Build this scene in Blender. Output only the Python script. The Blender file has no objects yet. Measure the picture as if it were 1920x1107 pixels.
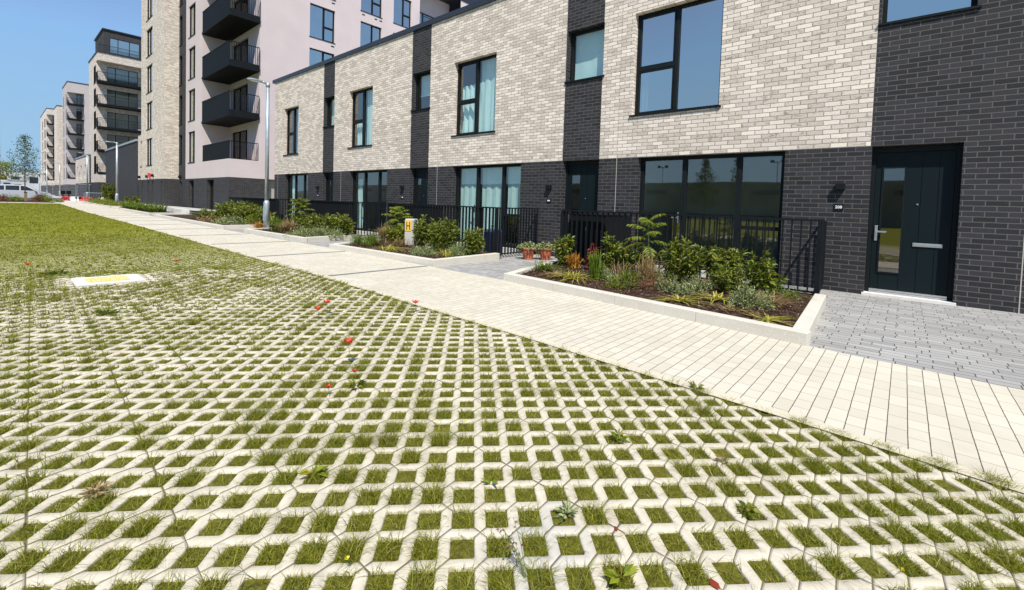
import bpy, math, random
import numpy as np
from mathutils import Vector, Matrix
R_ = math.radians
scene = bpy.context.scene
# ------------------------------------------------------------------ camera
cam_d = bpy.data.cameras.new("camera"); cam = bpy.data.objects.new("camera", cam_d)
scene.collection.objects.link(cam); scene.camera = cam
CAM = Vector((22.574, -8.978, 1.181)); YAW, PIT, ROL = 0.71744, 0.037913, 0.03207
F = Vector((-math.sin(YAW)*math.cos(PIT), math.cos(YAW)*math.cos(PIT), -math.sin(PIT)))
R0 = Vector((math.cos(YAW), math.sin(YAW), 0)); U0 = R0.cross(F)
RR = R0*math.cos(ROL)+U0*math.sin(ROL); UU = -R0*math.sin(ROL)+U0*math.cos(ROL)
m = Matrix((RR, UU, -F)).transposed().to_4x4(); m.translation = CAM
cam.matrix_world = m
cam_d.sensor_fit = 'HORIZONTAL'; cam_d.sensor_width = 36.0
cam_d.lens = 845.79/1920*36; cam_d.shift_x = (960-957.27)/1920; cam_d.shift_y = -(553.5-416.16)/1920
cam_d.clip_start = 0.05; cam_d.clip_end = 6000
# ------------------------------------------------------------------ world, sun, exposure
TOSUN = Vector((1.12, -1.0, 2.05)).normalized()
EL = math.asin(TOSUN.z); AZ = math.atan2(TOSUN.x, TOSUN.y)
w = bpy.data.worlds.new("World"); scene.world = w; w.use_nodes = True
nt = w.node_tree; nt.nodes.clear()
sky = nt.nodes.new('ShaderNodeTexSky'); sky.sky_type = 'NISHITA'; sky.sun_disc = False
sky.sun_elevation = EL; sky.sun_rotation = AZ; sky.altitude = 10; sky.air_density = 1.0; sky.dust_density = 0.1; sky.ozone_density = 4.0
bg = nt.nodes.new('ShaderNodeBackground'); bg.inputs[1].default_value = 0.13
wo = nt.nodes.new('ShaderNodeOutputWorld')
# hazy summer sky : the bright band near the horizon is held down to an even pale blue
tcw = nt.nodes.new('ShaderNodeTexCoord'); spw = nt.nodes.new('ShaderNodeSeparateXYZ'); crw = nt.nodes.new('ShaderNodeValToRGB'); mnw = nt.nodes.new('ShaderNodeVectorMath'); scw = nt.nodes.new('ShaderNodeVectorMath')
nt.links.new(tcw.outputs['Generated'], spw.inputs[0]); nt.links.new(spw.outputs[2], crw.inputs[0]); crw.color_ramp.elements[0].color = (.285, .455, .60, 1); crw.color_ramp.elements[1].color = (.155, .30, .63, 1)
e_ = crw.color_ramp.elements.new(.32); e_.color = (.20, .39, .69, 1)
scw.operation = 'SCALE'; scw.inputs['Scale'].default_value = 1/.13; nt.links.new(crw.outputs[0], scw.inputs[0])
mnw.operation = 'MINIMUM'; nt.links.new(sky.outputs[0], mnw.inputs[0]); nt.links.new(scw.outputs[0], mnw.inputs[1]); nt.links.new(mnw.outputs[0], bg.inputs[0]); nt.links.new(bg.outputs[0], wo.inputs[0])
sd = bpy.data.lights.new("sun", 'SUN'); sd.energy = 4.9; sd.angle = R_(0.53); sd.color = (1.0, 0.945, 0.86)
sun = bpy.data.objects.new("sun", sd); scene.collection.objects.link(sun)
sun.rotation_euler = TOSUN.to_track_quat('Z', 'Y').to_euler(); sun.location = (30, -30, 60)
scene.view_settings.view_transform = 'Standard'; scene.view_settings.look = 'None'
scene.view_settings.exposure = 0.35; scene.view_settings.gamma = 1.0
rng = np.random.default_rng(7); random.seed(7)
C = scene.collection

# ------------------------------------------------------------------ node helpers
class NT:
    def __init__(s, name):
        s.m = bpy.data.materials.new(name); s.m.use_nodes = True; s.t = s.m.node_tree; s.t.nodes.clear()
        s.out = s.t.nodes.new('ShaderNodeOutputMaterial')
    def n(s, typ, props=None, **ins):
        nd = s.t.nodes.new('ShaderNode'+typ)
        for k, v in (props or {}).items(): setattr(nd, k, v)
        for k, v in ins.items():
            key = int(k[1:]) if k[0] == 'i' and k[1:].isdigit() else k.replace('_', ' ')
            s.set(nd.inputs[key], v)
        return nd
    def set(s, sock, v):
        if isinstance(v, bpy.types.NodeSocket): s.t.links.new(v, sock)
        elif isinstance(v, bpy.types.Node): s.t.links.new(v.outputs[0], sock)
        elif isinstance(v, (tuple, list)):
            if sock.type == 'RGBA' and len(v) == 3: v = (*v, 1)
            sock.default_value = v
        else: sock.default_value = v
    def math(s, op, a, b=0.0, c=None, clamp=False):
        nd = s.n('Math', dict(operation=op, use_clamp=clamp)); s.set(nd.inputs[0], a); s.set(nd.inputs[1], b)
        if c is not None: s.set(nd.inputs[2], c)
        return nd.outputs[0]
    def vm(s, op, a, b=(0, 0, 0)):
        nd = s.n('VectorMath', dict(operation=op)); s.set(nd.inputs[0], a); s.set(nd.inputs[1], b)
        return nd.outputs['Value'] if op in ('DOT_PRODUCT', 'LENGTH', 'DISTANCE') else nd.outputs[0]
    def mix(s, f, a, b, mode='MIX'):
        nd = s.n('MixRGB', dict(blend_type=mode)); s.set(nd.inputs[0], f); s.set(nd.inputs[1], a); s.set(nd.inputs[2], b); return nd.outputs[0]
    def ramp(s, f, stops, interp='LINEAR'):
        nd = s.n('ValToRGB'); s.set(nd.inputs[0], f); cr = nd.color_ramp; cr.interpolation = interp
        while len(cr.elements) > 1: cr.elements.remove(cr.elements[0])
        for i, (p, c) in enumerate(stops):
            e = cr.elements[0] if i == 0 else cr.elements.new(p)
            e.position = p; e.color = (*c, 1) if len(c) == 3 else c
        return nd.outputs[0]
    def noise(s, vec, scale, detail=3, rough=.55, dist=0):
        nd = s.n('TexNoise', None, Scale=scale, Detail=detail, Roughness=rough, Distortion=dist)
        if vec is not None: s.set(nd.inputs['Vector'], vec)
        return nd.outputs[0]
    def smooth(s, x, lo, hi):
        nd = s.n('MapRange', dict(interpolation_type='SMOOTHSTEP')); s.set(nd.inputs[0], x)
        s.set(nd.inputs[1], lo); s.set(nd.inputs[2], hi); nd.inputs[3].default_value = 0; nd.inputs[4].default_value = 1
        return nd.outputs[0]
    def pos(s): return s.n('NewGeometry').outputs['Position']
    def bump(s, h, strength, dist=.01):
        return s.n('Bump', None, Height=h, Strength=strength, Distance=dist).outputs[0]
    def pbr(s, color, rough=.8, normal=None, metal=0.0, spec=.5, **k):
        b = s.n('BsdfPrincipled', None, Base_Color=color, Roughness=rough, Metallic=metal)
        b.inputs['Specular IOR Level'].default_value = spec
        if normal is not None: s.set(b.inputs['Normal'], normal)
        for kk, v in k.items(): s.set(b.inputs[kk.replace('_', ' ')], v)
        return b.outputs[0]
    def fin(s, sh): s.t.links.new(sh, s.out.inputs[0]); return s.m

def plain(name, col, rough=.6, metal=0., var=.12, nscale=6., spec=.5, bump=0., bscale=40):
    t = NT(name); p = t.n('TexCoord').outputs['Object']
    n = t.noise(p, nscale, 4); lo = tuple(c*(1-var) for c in col); hi = tuple(min(1, c*(1+var)) for c in col)
    c = t.ramp(n, [(.3, lo), (.7, hi)])
    nm = t.bump(t.noise(p, bscale, 3), bump, .004) if bump else None
    return t.fin(t.pbr(c, rough, nm, metal, spec))

def wall_uv(t):
    g = t.n('NewGeometry'); s = t.n('SeparateXYZ', None, i0=g.outputs['Position']); nn = t.n('SeparateXYZ', None, i0=g.outputs['Normal'])
    isx = t.math('GREATER_THAN', t.math('ABSOLUTE', nn.outputs[0]), .5)
    u = t.math('ADD', t.math('MULTIPLY', s.outputs[1], isx), t.math('MULTIPLY', s.outputs[0], t.math('SUBTRACT', 1, isx)))
    return t.n('CombineXYZ', None, i0=u, i1=t.math('ADD', s.outputs[2], .055)).outputs[0], g.outputs['Position']

def brick_mat(name, c1, c2, mort, stain, stain_amt, msize=.011, wob=.004, bstr=.6, msm=.35, rough=.9, far=False):
    t = NT(name); uv, pos = wall_uv(t)
    dn = t.n('TexNoise', None, Scale=16., Detail=2.); t.set(dn.inputs['Vector'], pos)
    off = t.vm('SCALE', t.vm('SUBTRACT', dn.outputs['Color'], (.5, .5, .5))); off.node.inputs['Scale'].default_value = wob*2
    dn2 = t.n('TexNoise', None, Scale=55., Detail=2.); t.set(dn2.inputs['Vector'], pos)
    off2 = t.vm('SCALE', t.vm('SUBTRACT', dn2.outputs['Color'], (.5, .5, .5))); off2.node.inputs['Scale'].default_value = wob
    uv2 = t.vm('ADD', t.vm('ADD', uv, off), off2)
    b = t.n('TexBrick', dict(offset=.5), Vector=uv2, Color1=(0, 0, 0), Color2=(1, 1, 1), Mortar=(.5, .5, .5), Scale=1., Mortar_Size=msize, Mortar_Smooth=msm, Bias=0., Brick_Width=.225, Row_Height=.075)
    rv = b.outputs[0]; f = b.outputs[1]
    bc = t.ramp(rv, [(0, c1), (.35, tuple((a*.6+c*.4) for a, c in zip(c1, c2))), (.75, c2), (1, tuple(min(1, c*1.12) for c in c2))])
    st = t.smooth(t.noise(t.vm('MULTIPLY', pos, (1, 1, 2.2)), 9, 5, .65, .6), .52, .70)
    st2 = t.math('MULTIPLY', st, t.math('MULTIPLY', t.smooth(rv, .9, .1), stain_amt))
    bc = t.mix(st2, bc, stain)
    fine = t.noise(pos, 60, 3); bc = t.mix(.5, bc, t.ramp(fine, [(.25, (.62, .62, .62)), (.75, (1, 1, 1))]), 'MULTIPLY')
    mc = t.mix(t.noise(pos, 30, 2), tuple(c*.85 for c in mort), mort)
    col = t.mix(f, bc, mc)
    big = t.noise(pos, .5, 3); col = t.mix(.5, col, t.ramp(big, [(.3, (.86, .85, .83)), (.7, (1, 1, 1))]), 'MULTIPLY')
    strk = t.smooth(t.noise(t.vm('MULTIPLY', pos, (5, 5, .35)), 1., 5, .7), .56, .76); col = t.mix(t.math('MULTIPLY', strk, .16), col, (.75, .73, .70), 'MIX') if far is None else t.mix(t.math('MULTIPLY', strk, .22), col, (.55, .53, .50), 'MULTIPLY')
    h = t.math('ADD', t.math('MULTIPLY', t.math('SUBTRACT', 1, f), 1.), t.math('MULTIPLY', t.noise(pos, 45, 4), .35))
    nm = t.bump(h, bstr, .008)
    return t.fin(t.pbr(col, rough, nm, spec=.25))

M = {}
M['cream'] = brick_mat('cream_brick', (.60, .525, .445), (.82, .725, .63), (.39, .345, .295), (.20, .18, .165), .85, msize=.0075, wob=.008, bstr=1.0, msm=.6)  # cream mortar tone darkened to paint in the shadow of the joints
M['black'] = brick_mat('black_brick', (.022, .022, .025), (.040, .039, .044), (.115, .108, .098), (.05, .048, .048), .5, msize=.0065, wob=.003, bstr=.7, msm=.1, rough=.75)
M['render2'] = plain('beige_render', (.44, .395, .38), .95, var=.05, nscale=.8, bump=.4, bscale=60, spec=.1)
M['render'] = plain('pink_render', (.57, .49, .48), .95, var=.04, nscale=.8, bump=.4, bscale=60, spec=.1)
M['metal'] = plain('black_metal', (.008, .010, .012), .7, 0, .15, 3, spec=.12)
M['frame'] = plain('dark_frame', (.008, .011, .013), .55, 0, .1, 3, spec=.15)
M['doorp'] = plain('door_paint', (.005, .011, .013), .5, 0, .1, 2, spec=.15)
M['steel'] = plain('brushed_steel', (.62, .63, .64), .32, 1., .08, 20)
M['galv'] = plain('galvanised_steel', (.42, .47, .50), .45, .6, .12, 9)
M['white'] = plain('white_plastic', (.78, .78, .77), .5, var=.05)
M['coping'] = plain('coping_metal', (.035, .04, .05), .4, .3, .1, 2)
M['interior'] = plain('room_plaster', (.36, .35, .30), .9, var=.2, nscale=.7)
M['curtain'] = plain('curtain_cloth', (.70, .80, .79), .9, var=.06, nscale=2.5, spec=.1)
M['blind'] = plain('window_blind', (.42, .50, .42), .8, var=.1)
M['mastic'] = plain('mastic', (.40, .37, .33), .8)
M['granite'] = None
def granite(name, a, b, sc=260, st=.1):
    t = NT(name); p = t.pos(); v = t.noise(p, sc, 2, .7); v2 = t.noise(p, 3, 4)
    c = t.mix(t.smooth(v, .35, .65), a, b); c = t.mix(.6, c, t.ramp(v2, [(.3, (.85, .84, .82)), (.7, (1, 1, 1))]), 'MULTIPLY')
    return t.fin(t.pbr(c, .85, t.bump(v, st, .003), spec=.2))
M['granite'] = granite('pale_granite', (.46, .43, .37), (.74, .70, .61))
M['concrete_post'] = granite('cast_concrete', (.42, .41, .38), (.56, .55, .51), 120, .2)
M['stone'] = granite('white_stone', (.62, .60, .56), (.72, .70, .66), 90)

def glass_mat(name, tint=(.55, .68, .68), refl=.22):
    t = NT(name)
    lw = t.n('LayerWeight', None, Blend=.5)
    fac = t.math('ADD', t.math('MULTIPLY', t.math('POWER', lw.outputs['Facing'], 4.), .9), refl+.08, clamp=True)
    wob = t.bump(t.noise(t.pos(), 1.1, 1), .02, .05)
    gl = t.n('BsdfGlossy', None, Roughness=0.015, Color=(1.0, .95, .87), Normal=wob)
    tr = t.n('BsdfTransparent', None, Color=tint)
    mx = t.n('MixShader', None, i0=fac, i1=tr, i2=gl)
    return t.fin(mx.outputs[0])
M['glass'] = glass_mat('window_glass', (.80, .925, .905), .12)
M['glass_sky'] = glass_mat('coated_glass', (.45, .52, .55), .52)

# lattice of the grass paving (measured from the photograph)
O_ = (21.39865, -8.01869); LP, LQ, LA = .125508, .139874, R_(45.9174)
ux = np.array([math.cos(LA), math.sin(LA)]); uy = np.array([-math.sin(LA), math.cos(LA)])
HP, HQ = .328, .350
def paving_mat(name, far):
    t = NT(name); p = t.pos(); d = t.vm('SUBTRACT', p, (O_[0], O_[1], 0))
    u = t.vm('DOT_PRODUCT', d, (ux[0]/LP, ux[1]/LP, 0)); v = t.vm('DOT_PRODUCT', d, (uy[0]/LQ, uy[1]/LQ, 0))
    fr = lambda x: t.math('ABSOLUTE', t.math('SUBTRACT', t.math('FRACT', t.math('ADD', x, .5)), .5))
    wob = t.math('MULTIPLY', t.math('SUBTRACT', t.noise(p, 18, 2), .5), .016)
    j1 = t.math('ADD', fr(t.math('SUBTRACT', u, v)), wob)
    j2 = t.math('MULTIPLY', fr(t.math('MULTIPLY', t.math('SUBTRACT', t.math('ADD', u, v), 2.0), .25)), 4.0)
    jw = t.math('ADD', .014, t.math('MULTIPLY', t.smooth(t.noise(p, 1.3, 2), .45, .7), .022))
    jn = t.math('MINIMUM', j1, t.math('ADD', j2, wob))
    jm = t.math('SUBTRACT', 1, t.smooth(jn, t.math('MULTIPLY', jw, .55), t.math('MULTIPLY', jw, 1.7)))
    grain = t.noise(p, 190, 3, .7); mott = t.noise(p, 7, 5, .65)
    blk = t.n('TexWhiteNoise', dict(noise_dimensions='2D')); t.set(blk.inputs['Vector'], t.n('CombineXYZ', None, i0=t.math('FLOOR', t.math('SUBTRACT', u, v)), i1=t.math('FLOOR', t.math('MULTIPLY', t.math('SUBTRACT', t.math('ADD', u, v), 2.), .25))).outputs[0])
    conc = t.ramp(mott, [(.25, (.46, .41, .32)), (.5, (.60, .545, .435)), (.75, (.67, .62, .51))])
    conc = t.mix(.55, conc, t.ramp(blk.outputs[0], [(0, (.86, .87, .88)), (.5, (.97, .96, .94)), (1, (1, 1, 1))]), 'MULTIPLY')
    conc = t.mix(.35, conc, t.ramp(grain, [(.3, (.7, .7, .7)), (.7, (1, 1, 1))]), 'MULTIPLY')
    spots = t.smooth(t.noise(p, 30, 4, .7), .66, .76); conc = t.mix(t.math('MULTIPLY', spots, .5), conc, (.22, .19, .12))
    jc = t.mix(t.smooth(t.noise(p, 9, 3), .45, .6), (.15, .125, .085), (.17, .17, .05))
    hx0 = t.math('DIVIDE', fr(u), HP); hy0 = t.math('DIVIDE', fr(v), HQ); edge = t.math('MAXIMUM', hx0, hy0)
    smear = t.math('MULTIPLY', t.smooth(t.math('ADD', edge, t.math('MULTIPLY', t.math('SUBTRACT', t.noise(p, 40, 4, .7), .5), .55)), 1.12, .98), t.smooth(t.noise(p, 1.1, 3), .40, .62))
    conc = t.mix(t.math('MULTIPLY', smear, .6), conc, (.20, .18, .07))
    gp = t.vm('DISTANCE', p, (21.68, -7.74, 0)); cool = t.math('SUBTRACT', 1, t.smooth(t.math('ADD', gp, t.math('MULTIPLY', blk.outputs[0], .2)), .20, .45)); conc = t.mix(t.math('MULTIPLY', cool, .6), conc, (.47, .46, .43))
    patch = t.smooth(t.noise(p, 2.3, 5, .7), .56, .72); conc = t.mix(t.math('MULTIPLY', patch, .28), conc, (.36, .31, .20))
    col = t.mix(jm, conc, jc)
    jsoft = t.smooth(jn, 0.0, .085)
    h = t.math('ADD', t.math('ADD', t.math('MULTIPLY', t.math('SUBTRACT', 1, jm), 1.), t.math('MULTIPLY', jsoft, 1.6)), t.math('MULTIPLY', grain, .14))
    if far:
        n1 = t.noise(p, 26, 4, .7); n2 = t.noise(p, .35, 3)
        hx = t.math('DIVIDE', fr(u), HP); hy = t.math('DIVIDE', fr(v), HQ)
        sq = t.math('POWER', t.math('ADD', t.math('POWER', hx, 6.), t.math('POWER', hy, 6.)), 1/6.)
        px = t.n('SeparateXYZ', None, i0=p).outputs[0]
        pyy = t.n('SeparateXYZ', None, i0=p).outputs[1]
        grow = t.math('ADD', t.math('ADD', t.math('MULTIPLY', t.smooth(pyy, -11.5, -19.), 2.2), t.math('MULTIPLY', t.smooth(px, 18.5, 9.0), .95)), t.math('MULTIPLY', t.smooth(px, 9., -3.), 1.1))
        grow = t.math('ADD', grow, t.math('MULTIPLY', t.math('SUBTRACT', n2, .5), .7))
        thr = t.math('ADD', 1.0, t.math('MULTIPLY', t.math('MAXIMUM', grow, 0), .42))
        thr = t.math('ADD', thr, t.math('MULTIPLY', t.math('SUBTRACT', n1, .5), .55))
        gm = t.math('SUBTRACT', 1, t.smooth(sq, t.math('SUBTRACT', thr, .06), t.math('ADD', thr, .06)))
        gc = t.ramp(t.noise(p, 55, 4, .7), [(.25, (.08, .09, .004)), (.5, (.175, .185, .009)), (.72, (.25, .25, .018)), (.88, (.32, .29, .06))])
        gc = t.mix(.6, gc, t.ramp(t.noise(p, .6, 3), [(.3, (.78, .80, .7)), (.7, (1., 1., .95))]), 'MULTIPLY')
        col = t.mix(gm, col, gc); h = t.math('ADD', t.math('MULTIPLY', h, t.math('SUBTRACT', 1, gm)), t.math('MULTIPLY', gm, t.math('MULTIPLY', n1, 1.6)))
        nm = t.bump(h, .5, .01)
    else: nm = t.bump(h, .5, .006)
    return t.fin(t.pbr(col, .92, nm, spec=.15))
M['pave_near'] = paving_mat('paver_concrete', False); M['pave_far'] = paving_mat('overgrown_paver_concrete', True)
def soil_mat():
    t = NT('mossy_soil'); p = t.pos()
    c = t.ramp(t.noise(p, 50, 5, .75), [(.28, (.05, .038, .014)), (.45, (.10, .095, .016)), (.6, (.15, .145, .02)), (.75, (.26, .20, .09))])
    return t.fin(t.pbr(c, .95, t.bump(t.noise(p, 90, 4, .7), .8, .01), spec=.1))
M['soil'] = soil_mat()
def paver_bond(name, cols, mort, perp, bw, rh, msize, wlong):
    """rows of small blocks; perp: the long joints run along world Y"""
    t = NT(name); p = t.pos(); s = t.n('SeparateXYZ', None, i0=p)
    a, b = (s.outputs[1], s.outputs[0]) if perp else (s.outputs[0], s.outputs[1])
    uv = t.n('CombineXYZ', None, i0=a, i1=b).outputs[0]
    dn = t.n('TexNoise', None, Scale=9., Detail=2.); t.set(dn.inputs['Vector'], p)
    off = t.vm('SCALE', t.vm('SUBTRACT', dn.outputs['Color'], (.5, .5, .5))); off.node.inputs['Scale'].default_value = .004
    uvd = t.vm('ADD', uv, off)
    br = t.n('TexBrick', dict(offset=.37, offset_frequency=2, squash=.72, squash_frequency=3), Vector=uvd, Color1=(0, 0, 0), Color2=(1, 1, 1), Mortar=(.5, .5, .5), Scale=1., Mortar_Size=msize, Mortar_Smooth=.3, Bias=0., Brick_Width=bw, Row_Height=rh)
    c = t.ramp(br.outputs[0], [(0, cols[0]), (1, cols[1])])
    g = t.noise(p, 230, 2, .7); c = t.mix(.35, c, t.ramp(g, [(.3, (.72, .72, .72)), (.7, (1, 1, 1))]), 'MULTIPLY')
    c = t.mix(.7, c, t.ramp(t.noise(p, 1.3, 5, .6), [(.3, (.86, .85, .83)), (.65, (1, 1, 1))]), 'MULTIPLY')
    wear = t.smooth(t.noise(p, 2.2, 6, .75), .54, .74); c = t.mix(t.math('MULTIPLY', wear, .22), c, (.34, .30, .23))
    dirt = t.smooth(t.noise(p, 14, 4, .7), .66, .76); c = t.mix(t.math('MULTIPLY', dirt, .35), c, (.25, .22, .17))
    sep = t.n('SeparateXYZ', None, i0=uvd)
    row = t.math('DIVIDE', sep.outputs[1], rh)
    lj = t.math('ABSOLUTE', t.math('SUBTRACT', t.math('FRACT', t.math('ADD', row, .5)), .5))
    wn = t.math('ADD', wlong, t.math('MULTIPLY', t.math('SUBTRACT', t.noise(p, 45, 2), .5), wlong*1.3))
    lm = t.math('SUBTRACT', 1, t.smooth(lj, t.math('MULTIPLY', wn, .5), wn))
    f = t.math('MULTIPLY', br.outputs[1], .62 if perp else 1.)
    jm = t.math('MAXIMUM', f, lm) if perp else f
    c = t.mix(jm, c, mort)
    nm = t.bump(t.math('ADD', t.math('SUBTRACT', 1, jm), t.math('MULTIPLY', g, .1)), .45, .005)
    return t.fin(t.pbr(c, .88, nm, spec=.2))
M['path'] = paver_bond('cream_block_paving', ((.57, .53, .435), (.64, .60, .495)), (.09, .078, .052), True, .20, .0888, .0028, .034)
M['grey'] = paver_bond('grey_block_paving', ((.30, .295, .285), (.42, .415, .40)), (.075, .07, .062), False, .24, .10, .0045, .02)
M['asphalt'] = plain('asphalt', (.07, .07, .072), .9, var=.2, nscale=2, bump=.3, bscale=200)
M['concrete'] = plain('street_concrete', (.42, .41, .38), .9, var=.1, nscale=.7)
M['edging'] = granite('edging_stone', (.50, .45, .34), (.68, .625, .49), 150)
def mulch_mat():
    t = NT('bark_mulch'); p = t.pos()
    v = t.n('TexVoronoi', dict(feature='F1'), Scale=42., Randomness=1.); t.set(v.inputs['Vector'], t.vm('MULTIPLY', t.vm('ADD', p, t.vm('SCALE', t.n('TexNoise', None, Scale=8.).outputs['Color'])), (1, 2.1, 1)))
    c = t.ramp(t.n('SeparateColor', None, i0=v.outputs['Color']).outputs[0], [(0, (.018, .011, .008)), (.5, (.055, .030, .021)), (.8, (.10, .055, .038)), (1, (.22, .14, .10))])
    return t.fin(t.pbr(c, .9, t.bump(t.math('MULTIPLY', v.outputs['Distance'], -1), .9, .02), spec=.15))
M['mulch'] = mulch_mat()
def leaf_mat(name, stops, trans=.25, rough=.5, spec=.35, tr_tint=None):
    t = NT(name); g = t.n('NewGeometry'); c = t.ramp(g.outputs['Random Per Island'], stops)
    n = t.noise(g.outputs['Position'], 5, 2); c = t.mix(.5, c, t.ramp(n, [(.3, (.75, .78, .7)), (.7, (1.0, 1.0, 1.0))]), 'MULTIPLY')
    b = t.pbr(c, rough, None, spec=spec)
    tc = t.mix(.5, c, tr_tint or (.24, .28, .01)); tr = t.n('BsdfTranslucent', None, Color=tc)
    return t.fin(t.n('MixShader', None, i0=trans, i1=b, i2=tr.outputs[0]).outputs[0])
M['blade'] = leaf_mat('grass_blade', [(0, (.085, .105, .006)), (.35, (.18, .20, .012)), (.7, (.28, .29, .02)), (.92, (.38, .35, .05)), (1, (.50, .43, .20))], .38, tr_tint=(.34, .40, .01))
M['laurel'] = leaf_mat('laurel_leaf', [(0, (.04, .06, .008)), (.45, (.115, .155, .016)), (.85, (.24, .28, .03)), (1, (.32, .24, .05))], .25, .45, .3)
M['sumac'] = leaf_mat('sumac_leaf', [(0, (.09, .15, .012)), (.5, (.19, .26, .02)), (.85, (.32, .34, .03)), (1, (.38, .26, .05))], .35, tr_tint=(.4, .42, .02))
M['silver'] = leaf_mat('silver_leaf', [(0, (.12, .16, .06)), (.5, (.24, .29, .11)), (1, (.44, .48, .24))], .2)
M['sword'] = leaf_mat('sword_leaf', [(0, (.06, .11, .01)), (.5, (.12, .20, .02)), (.9, (.24, .30, .04)), (1, (.40, .34, .10))], .3)
M['straw'] = leaf_mat('straw_leaf', [(0, (.20, .12, .05)), (.5, (.33, .22, .10)), (1, (.45, .36, .18))], .25, tr_tint=(.4, .3, .1))
M['orange'] = leaf_mat('orange_leaf', [(0, (.35, .10, .015)), (.5, (.50, .22, .03)), (1, (.55, .38, .06))], .3, tr_tint=(.5, .25, .02))
M['yellow'] = leaf_mat('yellow_leaf', [(0, (.30, .33, .03)), (.5, (.46, .42, .06)), (1, (.58, .48, .12))], .3, tr_tint=(.5, .45, .05))
M['red'] = leaf_mat('red_leaf', [(0, (.16, .015, .01)), (.5, (.30, .035, .02)), (1, (.42, .09, .04))], .25, tr_tint=(.4, .05, .02))
M['petal'] = leaf_mat('poppy_petal', [(0, (.62, .02, .012)), (1, (.80, .06, .03))], .35, tr_tint=(.8, .05, .02))
M['daisy'] = leaf_mat('yellow_petal', [(0, (.75, .60, .03)), (1, (.8, .7, .08))], .3, tr_tint=(.8, .6, .05))
M['birch'] = leaf_mat('tree_leaf', [(0, (.03, .06, .018)), (.6, (.065, .11, .028)), (1, (.12, .16, .05))], .2)
M['rust'] = leaf_mat('rust_leaf', [(0, (.12, .05, .03)), (.5, (.22, .09, .05)), (1, (.28, .16, .08))], .2, tr_tint=(.3, .12, .05))
M['bark'] = plain('bark', (.10, .075, .05), .9, var=.3, nscale=20, bump=.6)
M['stem'] = plain('woody_stem', (.09, .07, .04), .8, var=.3, nscale=20)
M['gstem'] = plain('green_stem', (.11, .15, .04), .7, var=.2, nscale=20)
M['terracotta'] = plain('terracotta', (.42, .115, .055), .75, var=.15, nscale=12, bump=.2)
M['compost'] = plain('compost', (.03, .022, .015), .95, var=.3, nscale=60, bump=.6)
M['yellow_paint'] = None
def worn_yellow():
    t = NT('worn_yellow_paint'); p = t.pos(); m_ = t.smooth(t.noise(p, 40, 4, .7), .46, .58)
    return t.fin(t.pbr(t.mix(m_, (.66, .47, .06), (.72, .66, .48)), .7, t.bump(t.noise(p, 60, 2), .6, .01)))
M['yellow_paint'] = worn_yellow()
M['sign_yellow'] = plain('sign_yellow', (.78, .48, .06), .5, var=.03)
M['black_ink'] = plain('black_ink', (.02, .018, .015), .5, var=.05)
M['carwhite'] = plain('white_car_paint', (.46, .48, .52), .3, var=.02, spec=.5)
M['carglass'] = plain('car_glass', (.02, .025, .03), .08, var=.05, spec=.8)
M['tyre'] = plain('tyre', (.02, .02, .02), .85, var=.1)
M['redplastic'] = plain('red_plastic', (.65, .035, .03), .45, var=.08)
M['headlamp'] = plain('headlamp', (.6, .62, .65), .15, var=.05)
M['cladding'] = plain('dark_cladding', (.24, .24, .21), .7, var=.2, nscale=.3)
M['greyroof'] = plain('grey_roof', (.26, .29, .32), .7, var=.15, nscale=.1)
M['palewall'] = plain('pale_wall', (.42, .44, .45), .85, var=.15, nscale=.1)
M['redroof'] = plain('red_roof', (.22, .07, .045), .8, var=.2, nscale=.4)
M['wood'] = plain('timber', (.22, .15, .09), .85, var=.2, nscale=9)
def fence_mesh_mat():
    t = NT('wire_mesh'); p = t.n('TexCoord').outputs['Object']; s = t.n('SeparateXYZ', None, i0=p)
    fr = lambda x, k: t.math('LESS_THAN', t.math('FRACT', t.math('MULTIPLY', x, k)), .10)
    a = t.math('MAXIMUM', fr(s.outputs[1], 18.), fr(s.outputs[2], 5.))
    b = t.pbr((.4, .42, .44), .5, metal=.5); tr = t.n('BsdfTransparent')
    return t.fin(t.n('MixShader', None, i0=a, i1=tr.outputs[0], i2=b).outputs[0])
M['mesh'] = fence_mesh_mat()

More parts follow.
